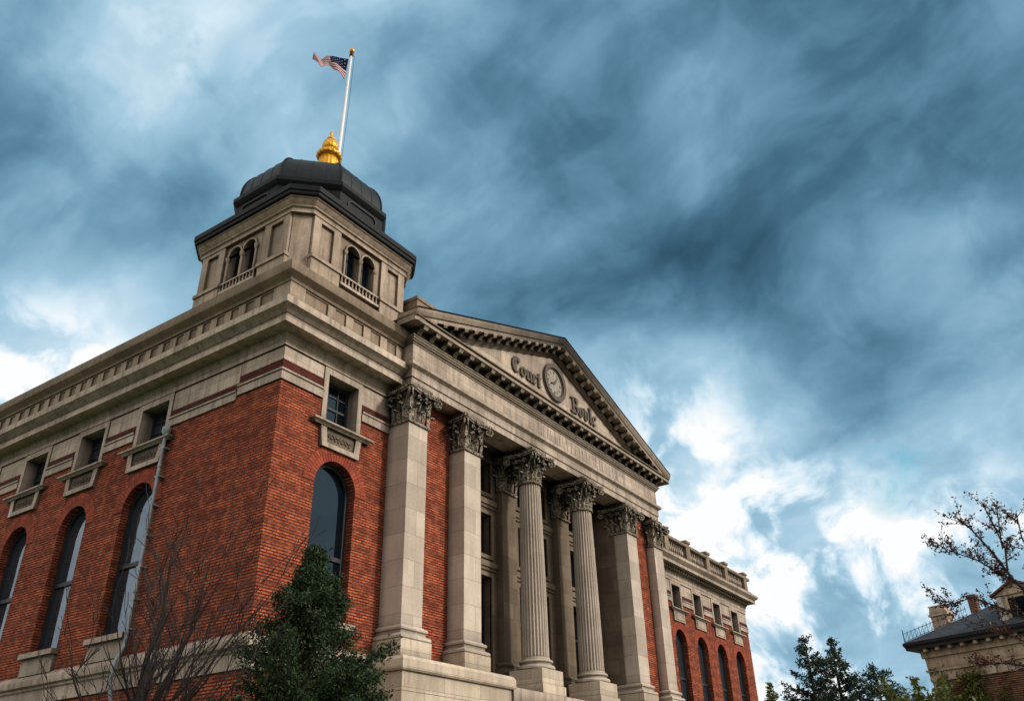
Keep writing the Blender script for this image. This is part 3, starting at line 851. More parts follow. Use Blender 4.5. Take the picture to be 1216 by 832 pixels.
# blackletter lettering, drawn with a slanted broad nib
GLY = {
 'C': [[(.62,.80),(.50,.97),(.28,1.0),(.10,.80),(.05,.45),(.15,.15),(.38,.0),(.62,.14)], [(.30,.90),(.30,.12)], [(.62,.95),(.62,.72)]],
 'B': [[(.10,1.0),(.22,.92),(.22,.08)], [(.0,.08),(.22,.0),(.60,.06)], [(.22,.95),(.50,1.0),(.62,.85),(.58,.62),(.26,.54)], [(.40,.54),(.66,.44),(.68,.16),(.50,.02)], [(.02,.98),(.6,1.02)]],
 'o': [[(.25,.62),(.08,.48),(.08,.14),(.25,.0),(.42,.14),(.42,.48),(.25,.62)]],
 'u': [[(.02,.60),(.12,.54),(.12,.08),(.24,.0),(.40,.12)], [(.34,.62),(.42,.54),(.42,.06),(.52,.0)]],
 'r': [[(.02,.60),(.12,.54),(.12,.06),(.22,.0)], [(.12,.5),(.30,.62),(.40,.52)]],
 't': [[(.16,.88),(.16,.08),(.28,.0),(.40,.08)], [(.0,.60),(.36,.62)]],
 'v': [[(.02,.72),(.12,.60),(.12,.08),(.26,.0),(.44,.14),(.44,.46),(.32,.62)]],
 'l': [[(.04,1.0),(.14,.92),(.14,.08),(.26,.0)]],
 'e': [[(.42,.12),(.26,.0),(.08,.12),(.08,.48),(.26,.62),(.42,.50),(.10,.30)]],
}
def word(txt, x0, x1, z, cap):
    m = MB(); adv = {'C': .78, 'B': .80, 'o': .56, 'u': .60, 'r': .48, 't': .46, 'v': .58, 'l': .34, 'e': .5}
    tot = sum(adv[c] for c in txt); sc = (x1-x0)/tot; x = x0; q = 0
    nib = Vector((.066, .042))
    for c in txt:
        H = cap if c in 'CB' else cap*1.02
        for st in GLY[c]:
            for a, b in zip(st, st[1:]):
                A = Vector((x+a[0]*sc, z+a[1]*H)); B = Vector((x+b[0]*sc, z+b[1]*H))
                dr = (B-A)
                if dr.length < 1e-6: continue
                sgn = 1 if dr.x*nib.y-dr.y*nib.x > 0 else -1
                e = dr.normalized()*.012
                pl = [A-nib-e, B-nib+e, B+nib+e, A+nib-e]
                m.prism(FRONT, [(p.x, p.y) for p in pl], .79, .872+.002*(q % 7)); q += 1
        x += adv[c]*sc
    return m
word('Court', 10.45, 12.60, 17.37, .66).build('lettering', M['letter'], ped)
word('Bovle', 14.95, 17.15, 17.27, .70).build('lettering', M['letter'], ped)

# corner block above the left end of the pediment
mb = MB()
mb.sweep([(6.2, 1.9), (6.2, .5), (7.25, .5), (7.25, 1.9)], [(-.5, 16.5), (0, 16.5), (0, 18.93), (.04, 18.95), (.04, 19.08), (-.5, 19.1)])
mb.build('corner_block', M['stone_weathered'], P)

# ---- right wing
mb = MB()
out = [(22.6, 12.7)]
for x in WW_X: out += [(x-.74, 12.7), (x-.74, 13.93), (x+.74, 13.93), (x+.74, 12.7)]
out += [(43.3, 12.7), (43.3, 14.3), (22.6, 14.3)]
mb.wall(WING, out, [], -.03, .2)
mb.build('stone_wall', M['stone'], P, recalc=False)
ed = [22.6] + [v for x in WW_X for v in (x-.76, x+.76)] + [43.3]
for a, b in zip(ed[0::2], ed[1::2]): bay_band(WING, a, b)
mb = MB()
mb.sweep([(22.6, 2.8), (43.3, 2.8), (43.3, 23.)], [(-.05, 13.95), (.03, 13.95), (.03, 14.12), (-.05, 14.12)])
mb.build('stone_frieze', M['stone'], P)
mb = MB()
wc = [(-.1, 14.12), (.05, 14.12), (.06, 14.3), (.1, 14.36), (.1, 14.42), (.16, 14.44), (.16, 14.62), (.3, 14.63), (.62, 14.64), (.62, 14.8), (.60, 14.82), (.68, 14.9), (.80, 15.0), (.82, 15.12), (-.1, 15.16)]
mb.sweep([(22.7, 2.8), (43.3, 2.8), (43.3, 23.)], wc)
for k in range(64):
    x = 22.9+.32*k
    mb.box(WING, x, x+.17, .12, .34, 14.47, 14.628)
mb.build('wing_cornice', M['stone_plain'], P, smooth=25)
mb = MB()
mb.sweep([(22.7, 2.8), (43.3, 2.8), (43.3, 23.)], [(-.2, 15.16), (.5, 15.165), (.5, 15.4), (.44, 15.44), (-.2, 15.44)])
mb.sweep([(22.7, 2.8), (43.3, 2.8), (43.3, 23.)], [(.0, 16.16), (.46, 16.16), (.5, 16.2), (.5, 16.32), (.46, 16.36), (.0, 16.36)])
bal = mb.build('balustrade', M['stone_weathered'], P)
mb = MB(); mb.lathe((0, 0, 0), [(.09, 0), (.09, .05), (.05, .09), (.10, .22), (.11, .3), (.06, .48), (.05, .56), (.085, .62), (.09, .66), (.09, .712)], 8); BALM = mb.data('baluster', M['stone_plain'], 50)
PED = [24.7+2.98*k for k in range(6)] + [43.0]
mb = MB(); mb.hplate([(-.26, -.24), (.26, -.24), (.26, .24), (-.26, .24)], 0, 1.0); mb.hplate([(-.32, -.3), (.32, -.3), (.32, .3), (-.32, .3)], 1.002, 1.14); PEDM = mb.data('pedestal', M['stone_weathered'])
for x in PED: inst('pedestal', PEDM, bal, (x, 2.8-.24, 15.442))
for a, b in zip(PED[:-1], PED[1:]):
    n_ = int((b-a-.6)/.27)
    for k in range(n_): inst('baluster', BALM, bal, (a+.36+(b-a-.72)*(k+.5)/n_, 2.8-.24, 15.446))
a0 = arched_unit(1.55, 10.5-6.75, True, False, M['glass'], mullion=True, trans=1.9, q=.08)
for k, x in enumerate(WW_X):
    o = a0 if k == 0 else copy_tree(a0, (x, 2.8, 6.75), 0, P); o.location = (x, 2.8, 6.75)
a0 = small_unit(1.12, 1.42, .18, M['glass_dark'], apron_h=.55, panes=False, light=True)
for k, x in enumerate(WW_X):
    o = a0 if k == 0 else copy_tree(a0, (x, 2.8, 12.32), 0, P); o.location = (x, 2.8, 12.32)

# ---- corner tower
TC, TH, CH = (3.2, 3.3), 2.7, .43
def octo(a, ch, c=TC):
    p = [(-a+ch, -a), (a-ch, -a), (a, -a+ch), (a, a-ch), (a-ch, a), (-a+ch, a), (-a, a-ch), (-a, -a+ch)]
    return [(c[0]+x, c[1]+y) for x, y in p]
TFR = Frame((TC[0], TC[1]-TH), (1, 0), (0, -1)); TFL = Frame((TC[0]-TH, TC[1]), (0, 1), (-1, 0))
TFE = Frame((TC[0]+TH, TC[1]), (0, 1), (1, 0)); TFB = Frame((TC[0], TC[1]+TH), (1, 0), (0, 1))
HW = TH-CH
ZS, ZSP = 17.93, 19.02
mb = MB()
tw = {id(TFR): .02, id(TFL): .12}
for F in (TFR, TFL):
    cc = tw[id(F)]
    holes = [arch(cc+s*.37, .62, ZS-.03, ZSP, 12) for s in (-1, 1)]
    mb.wall(F, [(-HW, 15.4), (HW, 15.4), (HW, 20.0), (-HW, 20.0)], holes, 0, .35)
for F in (TFE, TFB): mb.wall(F, [(-HW, 15.4), (HW, 15.4), (HW, 20.0), (-HW, 20.0)], [], 0, .1)
oc = octo(TH, CH)
for i in (1, 3, 5, 7):
    a, b = oc[i], oc[(i+1) % 8]
    mb.poly([(*a, 15.4), (*b, 15.4), (*b, 20.0), (*a, 20.0)])
# chamfer-face recessed frame strips
twall = mb.build('tower_wall', M['tower_stone'], P, recalc=False)
for F in (TFR, TFL, TFE, TFB):
    for sg in (-1, 1):
        m = MB()
        def bb(u0, u1, *r):
            a, b = sorted((sg*u0, sg*u1)); m.box(F, a, b, *r)
        bb(1.02, 1.34, -.1, .10, 17.93, 19.375); bb(1.92, 2.24, -.1, .10, 17.93, 19.375)
        bb(1.02, 2.24, -.1, .101, 19.376, 19.525)
        bb(.98, 2.26, -.1, .16, 15.6, 17.80); bb(.94, 2.29, -.1, .21, 17.802, 17.928)
        m.build('tower_pilaster', M['tower_stone'], P)
mb = MB()
mb.sweep(oc, [(-.3, 19.53), (.13, 19.53), (.13, 19.62), (.10, 19.63), (.10, 19.72), (.16, 19.76), (.16, 19.82), (.2, 19.86), (.29, 19.98), (.33, 20.0), (.33, 20.06), (-.3, 20.06)], closed=True)
mb.build('tower_cornice', M['tower_stone'], P, smooth=25)
mb = MB()
mb.sweep(oc, [(-.6, 20.062), (.40, 20.062), (.42, 20.09), (.42, 20.2), (.46, 20.22), (.46, 20.42), (.40, 20.47), (.1, 20.55), (-.6, 20.66)], closed=True)
mb.build('tower_eaves', M['slate_edge'], P, smooth=25)
for F in (TFR, TFL):
    cc = tw[id(F)]
    mb = MB()
    for s in (-1, 1):
        ring_of(F, mb, arch(cc+s*.37, .61, ZS-.02, ZSP, 12), arch(cc+s*.37, .50, ZS+.04, ZSP, 12), -.3, -.22)
        mb.box(F, cc+s*.37-.02, cc+s*.37+.02, -.29, -.23, ZS, ZSP+.25)
    w = mb.build('tower_window', M['frame'], P)
    g = MB()
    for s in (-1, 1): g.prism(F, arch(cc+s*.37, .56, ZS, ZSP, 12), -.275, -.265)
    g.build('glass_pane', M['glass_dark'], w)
    g = MB()
    for s in (-1, 1):
        ring_of(F, g, arch(cc+s*.37, .735, ZS-.1, ZSP, 12)[2:], arch(cc+s*.37, .625, ZS-.1, ZSP, 12)[2:], -.05, .07)
        for e in (-1, 1):
            u = cc+s*.37+e*.362
            g.lathe(F.pt(u, .03, ZS-.1), [(.075, 0), (.075, .08), (.05, .1), (.046, .98), (.07, 1.0), (.09, 1.10), (.09, 1.16)], 10)
    g.build('arch_surround', M['tower_stone'], w, smooth=40)
    g = MB()
    g.box(F, cc-.93, cc+.93, -.05, .14, 17.5, 17.6); g.box(F, cc-.93, cc+.93, .02, .14, 17.86, 17.92)
    for k in range(11): g.lathe(F.pt(cc-.84+1.68*k/10, .08, 17.6), [(.045, 0), (.03, .04), (.05, .1), (.025, .19), (.045, .24), (.045, .262)], 7)
    g.build('balcony_railing', M['stone_plain'], w, smooth=50)
# drum, dome, ribs
def roct(a): return octo(a, a*(1-.4142))
mb = MB()
ro = roct(2.62)
mb.sweep(ro, [(-.6, 20.4), (.10, 20.4), (.10, 20.62), (.04, 20.68), (.0, 20.72), (.0, 21.42), (.05, 21.46), (.10, 21.56), (.13, 21.6), (.13, 21.76), (.02, 21.82), (-.6, 21.82)], closed=True)
drum = mb.build('dome_drum', M['slate_edge'], P, smooth=25)
mb = MB()
DF = [Frame((TC[0], TC[1]-2.62), (1, 0), (0, -1)), Frame((TC[0]-2.62, TC[1]), (0, 1), (-1, 0)), Frame((TC[0]+2.62, TC[1]), (0, 1), (1, 0))]
for F in DF:
    def stad(hw_, r): return [(hw_+r*math.cos(t), 21.07+r*math.sin(t)) for t in [(-PI/2+PI*i/8) for i in range(9)]] + [(-hw_-r*math.cos(t), 21.07-r*math.sin(t)) for t in [(-PI/2+PI*i/8) for i in range(9)]]
    ring_of(F, mb, stad(.5, .23), stad(.5, .18), -.03, .05)
mb.build('drum_vent', M['slate'], drum, smooth=30)
mb = MB()
dp = [(2.53, 21.8), (2.545, 21.95), (2.54, 22.15), (2.51, 22.4), (2.45, 22.62), (2.36, 22.82), (2.22, 23.02), (2.02, 23.2), (1.7, 23.38), (1.2, 23.58), (.6, 23.72), (.3, 23.76)]
rings = [[(*p, z) for p in roct(a)] for a, z in dp]
mb.add([p for r in rings for p in r], [(j*8+i, j*8+(i+1) % 8, (j+1)*8+(i+1) % 8, (j+1)*8+i) for j in range(len(dp)-1) for i in range(8)] + [tuple((len(dp)-1)*8+i for i in range(8))])
for i in range(8):
    for q in (.25, .5, .75):
        mb.tube([tuple(Vector(rings[j][i]).lerp(Vector(rings[j][(i+1) % 8]), q)) for j in range(len(dp))], .016, 4)
dome = mb.build('dome', M['slate'], P, smooth=24)
for i in range(8):
    mb = MB(); mb.tube([rings[j][i] for j in range(len(dp))], .042, 6); mb.build('dome_rib', M['slate_edge'], dome, smooth=50)
# gilded finial
mb = MB()
FP = (3.43, 3.03, 23.7)
fprof = [(.40, 0), (.43, .3), (.44, 1.2), (.42, 1.38), (.38, 1.42), (.42, 1.44), (.50, 1.46), (.555, 1.52), (.565, 1.58), (.54, 1.64), (.44, 1.72), (.34, 1.80), (.27, 1.85), (.26, 1.90), (.30, 1.93), (.34, 2.02), (.345, 2.14), (.31, 2.27), (.24, 2.36), (.16, 2.40), (.15, 2.43), (.19, 2.46), (.18, 2.52), (.12, 2.58), (.07, 2.62), (.05, 2.70), (.075, 2.76), (.075, 2.82), (.04, 2.90), (.01, 2.96)]
mb.lathe(FP, [(r_*.93, z_) for r_, z_ in fprof], 64, radial=lambda i: (1.0, .97, .92, .97)[i % 4])
mb.build('finial', M['gold'], P, smooth=60)

# ---- drain pipe down the left front
mb = MB()
pp = [(-.16, 4.86, 12.42), (-.16, 4.86, 6.2), (-.34, 4.88, 5.75), (-.36, 4.9, 5.2), (-.2, 4.92, 4.8), (-.18, 4.92, .3)]
mb.tube(pp, .052, 10)
for z in (11.3, 9.4, 7.6, 6.5): mb.lathe((-.16, 4.86, z), [(.052, 0), (.068, .01), (.068, .08), (.052, .09)], 10)
mb.lathe((-.16, 4.86, 12.3), [(.062, 0), (.075, .05), (.14, .16), (.14, .3), (.1, .3)], 8)
pipe = mb.build('drain_pipe', M['pipe'], P, smooth=40)
for z in (11.9, 11.0, 10.1, 9.2, 8.3, 7.4, 6.6):
    b = MB(); b.box(LEFT, 4.75, 4.97, 0, .2, z, z+.05); b.build('pipe_bracket', M['pipe'], pipe)

# ------------------------------------------------------------------ flagpole and flag
B0, B1 = Vector((3.86, 3.05, 23.6)), Vector((3.985, 2.944, 31.55))
fp = empty('flagpole', B0)
tag(fp, 'tall white flagpole with gold ball rising behind the gilded finial of the dome', 'flagpole')
def child(mb, name, mat, root, smooth=None, recalc=True):
    mb.v = [tuple(Vector(v)-root.location) for v in mb.v]
    return mb.build(name, mat, root, smooth, recalc)
mb = MB(); mb.tube([B0+(B1-B0)*t for t in (0, .3, .6, 1)], [.095, .085, .07, .05], 14); child(mb, 'pole', M['white'], fp, 40)
mb = MB()
mb.lathe(tuple(B1), [(.06, -.06), (.09, -.04), (.09, .06), (.05, .08), (.03, .1), (.03, .16)], 12)
child(mb, 'pulley_cap', M['iron'], fp, 40)
mb = MB(); mb.lathe(tuple(B1+Vector((.01, 0, .28))), [(.02, -.13)] + [(.125*math.sin(PI*k/10), -.125*math.cos(PI*k/10)) for k in range(1, 10)] + [(.03, .123), (.025, .17), (.004, .2)], 16)
child(mb, 'gold_ball', M['gold'], fp, 60)
mb = MB(); e_l = Vector((-.76, .65, 0))
mb.tube([B0+(B1-B0)*t - e_l*(.13+.03*math.sin(PI*t)) for t in [k/12 for k in range(13)]], .010, 4); child(mb, 'halyard', M['iron'], fp)

tl = [(880,300),(760,298),(660,296),(575,300),(505,322),(440,345),(380,385),(340,372),(300,350),(250,330),(200,320)]
bl = [(838,690),(790,635),(740,590),(690,560),(620,540),(545,480),(470,500),(410,535),(360,548),(290,470),(185,405)]
def fpt(p): return ((880-p[0])/16*.0353, -(p[1]-300)/16*.0528)
NS, NT = 60, 39
def interp(L, s):
    q = s*(len(L)-1); i = min(int(q), len(L)-2); f = q-i
    p0, p1, p2, p3 = L[max(i-1, 0)], L[i], L[i+1], L[min(i+2, len(L)-1)]
    return tuple(.5*((2*b)+(-a+c)*f+(2*a-5*b+4*c-d)*f*f+(-a+3*b-3*c+d)*f**3) for a, b, c, d in zip(p0, p1, p2, p3))
top = [fpt(interp(tl, i/NS)) for i in range(NS+1)]; bot = [fpt(interp(bl, i/NS)) for i in range(NS+1)]
H0 = Vector((3.905, 3.01, 31.30)); e_n = Vector((.65, .76, 0))
mb = MB(); pts = []
for i in range(NS+1):
    s = i/NS
    for j in range(NT+1):
        t = j/NT
        tt = t + .05*math.sin(PI*t)*math.sin(9*s+2*t)
        a = top[i][0]*(1-tt)+bot[i][0]*tt; z = top[i][1]*(1-tt)+bot[i][1]*tt
        w = (.02+.05*s)*math.sin(11*s+2.4*t) + .025*s*math.sin(23*s-3*t)
        pts.append(tuple(e_l*a + e_n*w + Vector((0, 0, z))))
fs, mi = [], []
for i in range(NS):
    for j in range(NT):
        fs.append((i*(NT+1)+j, i*(NT+1)+j+1, (i+1)*(NT+1)+j+1, (i+1)*(NT+1)+j))
        if i < 24 and j < 21:
            star = (i % 6 == 3 and j % 6 == 2) or (i % 6 == 0 and j % 6 == 5 and i > 0)
            mi.append(1 if star else 2)
        else: mi.append(0 if (j//3) % 2 == 0 else 1)
mb.v, mb.f, mb.m = pts, fs, mi
fl = mb.build('flag', [M['flag_red'], M['flag_white'], M['flag_blue']], None, 60)
fl.location = H0
tag(fl, 'striped red, white and blue flag with starred canton blowing left from the pole', 'flag')

# ------------------------------------------------------------------ trees
def branch(mb, p, d, L, r, depth, rnd, spread=.55, up=.25, kids_=(2, 3), nseg=4, tips=None, minr=.004, sides=5, shrink=.72):
    pts, rad = [p], [r]; q = Vector(p); dd = Vector(d).normalized()
    for k in range(nseg):
        dd = (dd + Vector((rnd.gauss(0, .10), rnd.gauss(0, .10), rnd.gauss(0, .06)+up*.12))).normalized()
        q = q + dd*(L/nseg); pts.append(q.copy()); rad.append(max(minr, r*(1-.5*(k+1)/nseg)))
    mb.tube(pts, rad, sides if r > .012 else 4 if r > .007 else 3)
    if tips is not None and depth <= 2:
        for a, b in zip(pts[:-1], pts[1:]): tips.append((a, b))
    if depth <= 0: return
    n = rnd.randint(*kids_)
    for k in range(n+1):
        t = 1. if k == 0 else .25+.7*rnd.random()
        i = min(int(t*nseg), nseg-1); f = t*nseg-i
        bp = pts[i].lerp(pts[i+1], f); br = rad[i]+(rad[i+1]-rad[i])*f
        ax = Vector((rnd.gauss(0, 1), rnd.gauss(0, 1), rnd.gauss(0, 1)))
        ax = (ax - dd*ax.dot(dd)).normalized()
        sp = spread*(.35 if k == 0 else .7+.6*rnd.random())
        nd = (dd*math.cos(sp) + ax*math.sin(sp) + Vector((0, 0, up*.5))).normalized()
        branch(mb, bp, nd, L*shrink*(.75+.4*rnd.random()), max(minr, br*(.8 if k == 0 else .62)), depth-1, rnd, spread, up, kids_, nseg, tips, minr, sides, shrink)

# bare multi-stemmed tree in front of the left wall
rnd = random.Random(21)
bt = empty('bare_tree', (-7.35, -7.0, 0))
tag(bt, 'leafless multi-stemmed young tree before the brick side wall', 'tree')
mb = MB(); root = Vector((0, 0, 0))
lat = Vector((.84, -.54, 0)); dep = Vector((.54, .84, 0))
mb.tube([(0, 0, 0), (.02, 0, .9), (.0, .01, 1.7), (.02, .0, 2.5)], [.09, .075, .065, .06], 8)
child_ = lambda m, n, mat, r_: m.build(n, mat, r_)
child_(mb, 'trunk', M['bark'], bt)
mb = MB()
stems = [(-.85, .3, 2.3, 1.5), (-.62, -.5, 2.35, 1.9), (-.3, .4, 2.4, 2.2), (-.05, -.3, 2.5, 2.75), (.16, .2, 2.5, 2.8), (.42, -.3, 2.45, 2.75), (.68, .3, 2.4, 2.6), (.95, -.2, 2.35, 2.1), (.25, .6, 2.5, 2.4), (-.45, .8, 2.4, 1.9), (1.0, .4, 2.3, 1.6), (1.25, .1, 2.4, 2.3), (.8, -.5, 2.5, 2.6), (.5, .3, 2.5, 2.8)]
for lx, dy, z0, L in stems:
    d = (lat*lx*.55 + dep*dy*.35 + Vector((0, 0, 1))).normalized()
    branch(mb, Vector((.01, 0, z0-.25)), d, L*.50, .046, 4, rnd, .44, .22, (1, 2), 6, None, .0048, 6, .72)
mb.build('branches', M['bark_twig'], bt, recalc=False)

def leaves(pos, size, asp=.5, droop=None, rg=rng):
    """one rhombic leaf face per point; pos is an (n,3) array."""
    n = len(pos)
    a = rg.normal(size=(n, 3)); a /= np.linalg.norm(a, axis=1)[:, None]
    if droop is not None: a = a*.6+droop; a /= np.linalg.norm(a, axis=1)[:, None]
    b = rg.normal(size=(n, 3)); b -= a*(a*b).sum(1)[:, None]; b /= np.linalg.norm(b, axis=1)[:, None]
    s = size*(.65+.7*rg.random((n, 1)))
    c = np.cross(a, b)
    v = np.stack([pos-a*s, pos+b*s*asp+c*s*.12, pos+a*s, pos-b*s*asp+c*s*.12], 1).reshape(-1, 3)
    f = np.arange(4*n).reshape(n, 4)
    return v, f
def leaf_obj(name, v, f, mat, parent):
    me = bpy.data.meshes.new(name); me.from_pydata(v.tolist(), [], f.tolist()); me.materials.append(mat); me.update()
    o = bpy.data.objects.new(name, me); COL.objects.link(o); o.parent = parent; return o

# dense dark evergreen before the corner bay
ev = empty('evergreen_tree', (-4.35, -6.8, 0))
tag(ev, 'dense dark green evergreen tree before the corner of the courthouse', 'tree')
rnd = random.Random(4)
mb = MB(); mb.tube([(0, 0, 0), (.03, 0, 2), (0, .02, 4), (.0, 0, 5.5)], [.12, .09, .05, .012], 8)
P_, D_ = [], []
HT = 5.72
latE = Vector((.736, -.678, 0)); 
for k in range(430):
    z = 1.0 + (HT-1.1)*(rnd.random()**.95)
    t = (z-.5)/(HT-.5)
    rmax = min(1.62, 3.7*(1-t)**1.1)*(.66+.34*math.sin(z*3.3+1.2)**2) + .05
    a = rnd.random()*2*PI
    # lopsided crown: a heavy shoulder on the pilaster side
    bulge = 1 + .10*math.cos(a-math.atan2(latE.y, latE.x))*(1 if z < 4.2 else -.2)
    L = rmax*bulge*(.55+.5*rnd.random())
    d = Vector((math.cos(a), math.sin(a), .18+.45*t*t+.25*rnd.random()))
    s = Vector((0, 0, max(.3, z-.3*L)))
    e = s + d*L
    mb.tube([tuple(s), tuple(s.lerp(e, .5)+Vector((0, 0, -.03))), tuple(e)], [.014, .009, .004], 4)
    n = int(250*L+60)
    for q in range(n):
        f = .25+.78*rnd.random()**.6
        w = .19*(1.1-.55*f)*(1 if t < .8 else .7)
        p = s.lerp(e, f)
        P_.append((p.x+rnd.gauss(0, w*.65), p.y+rnd.gauss(0, w*.65), p.z+rnd.gauss(0, w*.55)))
for k in range(260): P_.append((rnd.gauss(0, .05), rnd.gauss(0, .05), HT-.45*abs(rnd.gauss(0, .6))))
mb.build('trunk', M['bark'], ev, recalc=False)
v, f = leaves(np.array(P_), .031, .42)
leaf_obj('foliage', v, f, M['evergreen'], ev)

# spruces beyond the lawn on the right
def spruce(name, loc, H, Rb, label, seed, mat, lean=(0, 0), dens=1., leafs=.085):
    o = empty(name, loc); tag(o, label, 'tree', 'dark spruces right of the courthouse' if name == 'spruce_tree' else None)
    r = random.Random(seed); mb = MB()
    mb.tube([(0, 0, 0), (lean[0]*.4, lean[1]*.4, H*.5), (lean[0], lean[1], H)], [.22, .12, .015], 8)
    P1 = []; z = H*.12
    while z < H-.05:
        t = z/H; Lm = Rb*(1-t)**.9+.04
        for k in range(max(3, int(8*(1-t)+4))):
            a = r.random()*2*PI; L = Lm*(.5+.68*r.random())
            zz = z+r.gauss(0, .1)
            s = Vector((lean[0]*zz/H, lean[1]*zz/H, zz)); e = s+Vector((math.cos(a)*L, math.sin(a)*L, .42*L-.05*L*L+.12*r.random()))
            m = s.lerp(e, .55)+Vector((0, 0, -.12*L))
            mb.tube([tuple(s), tuple(m), tuple(e)], [.03*(1-t)+.008, .014, .005], 4)
            def along(f): return s.lerp(m, f/.55) if f < .55 else m.lerp(e, (f-.55)/.45)
            for q in range(int(10*L)+3):       # side twigs with needles along them
                f0 = .15+.85*r.random(); p0 = along(min(1, f0)); sg = r.choice((-1, 1)); aa = a+sg*r.uniform(.5, 1.0)
                l = (.18+.30*L*(1-f0))*r.uniform(.6, 1.2)
                for w in range(max(3, int(l*26*dens))):
                    g_ = r.random(); P1.append((p0.x+math.cos(aa)*l*g_+r.gauss(0, .035), p0.y+math.sin(aa)*l*g_+r.gauss(0, .035), p0.z-.12*l*g_+r.gauss(0, .04)))
            for w in range(int(16*L*dens)+4):
                p = along(.3+.72*r.random()); P1.append((p.x+r.gauss(0, .04), p.y+r.gauss(0, .04), p.z+r.gauss(0, .04)))
        z += .24+.24*(1-t)*r.random()
    mb.build('trunk', M['bark'], o, recalc=False)
    v, f = leaves(np.array(P1), leafs, .30, np.array([0, 0, .12]))
    leaf_obj('foliage', v, f, mat, o)
def at(dirv, D): return (-13.832+dirv[0]*D, -17.108+dirv[1]*D, 0)
spruce('spruce_tree', at((.962, .272), 38), 1.6+.178*38, 3.6, 'tall dark spruce nearest the end of the brick wing, its tip highest', 3, M['conifer'], (.0, .1))
spruce('spruce_tree', at((.9685, .249), 39), 1.6+.172*39, 3.3, 'dark spruce between the tallest spruce and the low one', 8, M['conifer'])
spruce('spruce_tree', at((.977, .213), 37), 1.6+.145*37, 3.6, 'low dark spruce standing left of the old house', 14, M['conifer'])
spruce('larch_tree', at((.9485, .3165), 76), 1.6+.132*76, 3.0, 'yellow-green feathery tree just past the end of the brick wing', 30, M['light_leaf'], (0, 0), 1.0, .12)

# airy green shrub-like tree left of the old house
rnd = random.Random(12)
gt = empty('young_tree', at((.9835, .181), 33)); tag(gt, 'thin young tree with sparse green leaves beside the corner of the old house', 'tree')
mb = MB(); tips = []
mb.tube([(0, 0, 0), (.02, .03, 2.), (0, 0, 3.8)], [.07, .06, .05], 7)
for k in range(6):
    a = k*1.05; branch(mb, Vector((0, 0, 2.9+.12*k)), Vector((math.cos(a)*.5, math.sin(a)*.5, 1)), 1.15, .03, 3, rnd, .5, .2, (2, 2), 4, tips, .006)
mb.build('trunk', M['bark_twig'], gt, recalc=False)
P1 = [tuple(a.lerp(b, rnd.random())+Vector((rnd.gauss(0, .05), rnd.gauss(0, .05), rnd.gauss(0, .05)))) for a, b in tips for _ in range(3)]
v, f = leaves(np.array(P1), .075, .5); leaf_obj('foliage', v, f, M['light_leaf'], gt)

# budding tree at the right edge
rnd = random.Random(33)
bd = empty('budding_tree', (8.13, -16.4, 0)); tag(bd, 'budding tree with reddish young leaves reaching in from the right before the old house', 'tree')
BO = Vector((8.13, -16.4, 0)); mb = MB(); tips = []
def limb(pts, r0, twigs, dl=.5):
    pts = [Vector(p)-BO for p in pts]; n = len(pts)
    mb.tube(pts, [.62*r0*(1-.85*i/(n-1))+.004 for i in range(n)], 6)
    for a, b in zip(pts[:-1], pts[1:]):
        tips.append((a, b))
        for k in range(twigs):
            t = rnd.random(); p = a.lerp(b, t); d = (b-a).normalized()
            dd = (d + Vector((rnd.gauss(0, .5), rnd.gauss(0, .6), rnd.gauss(.05, .5)))).normalized()
            branch(mb, p, dd, dl*(.40+.5*rnd.random()), .008, 1, rnd, .5, .12, (1, 2), 3, tips, .0045, 4, .62)
mb.tube([(0, 0, 0), (.0, .02, 1.8), (-.0, .05, 3.4), (.0, .1, 4.4)], [.19, .15, .12, .10], 10)
mb.build('trunk', M['bark'], bd, recalc=False); mb = MB()
F0 = (8.13, -16.3, 4.4)
limb([F0, (8.13, -15.98, 5.5), (8.12, -15.82, 5.98), (8.12, -15.68, 6.2), (8.11, -15.45, 6.85), (8.08, -15.12, 7.53), (8.06, -14.97, 7.71)], .075, 4)
limb([(8.12, -15.68, 6.2), (8.12, -15.42, 6.42), (8.08, -15.10, 6.74), (8.03, -14.70, 6.98), (8., -14.40, 7.2)], .035, 5)
limb([(8.12, -15.62, 6.4), (8.3, -15.70, 6.95), (8.11, -15.62, 7.5), (8.11, -15.53, 8.05)], .03, 4)
limb([(8.12, -15.66, 6.9), (8.0, -15.74, 7.4), (8.13, -15.84, 7.98)], .022, 3)
limb([F0, (8.2, -15.8, 5.3), (8.1, -15.2, 5.7), (8.04, -14.75, 5.95), (8.0, -14.4, 5.85), (7.98, -14.2, 5.95)], .04, 5)
limb([F0, (8.2, -16.3, 5.6), (8.15, -16.2, 6.5), (8.16, -16.1, 7.1), (8.2, -16.15, 7.7)], .06, 4)
limb([F0, (8.3, -16.9, 5.4), (8.5, -17.4, 6.6), (8.6, -17.6, 7.8)], .06, 4)
limb([F0, (7.6, -16.6, 5.2), (7.2, -16.9, 6.3), (6.9, -17.3, 7.2)], .05, 4)
limb([(8.13, -16.3, 3.9), (8.1, -15.7, 4.3), (8.0, -15.1, 4.5), (7.95, -14.6, 4.5)], .04, 5)
limb([(8.13, -16.3, 3.6), (8.3, -15.9, 4.6), (8.2, -15.3, 5.1), (8.1, -14.85, 5.3)], .035, 5)
mb.build('branches', M['bark_twig'], bd, recalc=False)
P1 = [tuple(a.lerp(b, rnd.random())+Vector((rnd.gauss(0, .035), rnd.gauss(0, .035), rnd.gauss(0, .035)))) for a, b in tips for _ in range(3)]
v, f = leaves(np.array(P1), .034, .55); leaf_obj('foliage', v, f, M['bud'], bd)

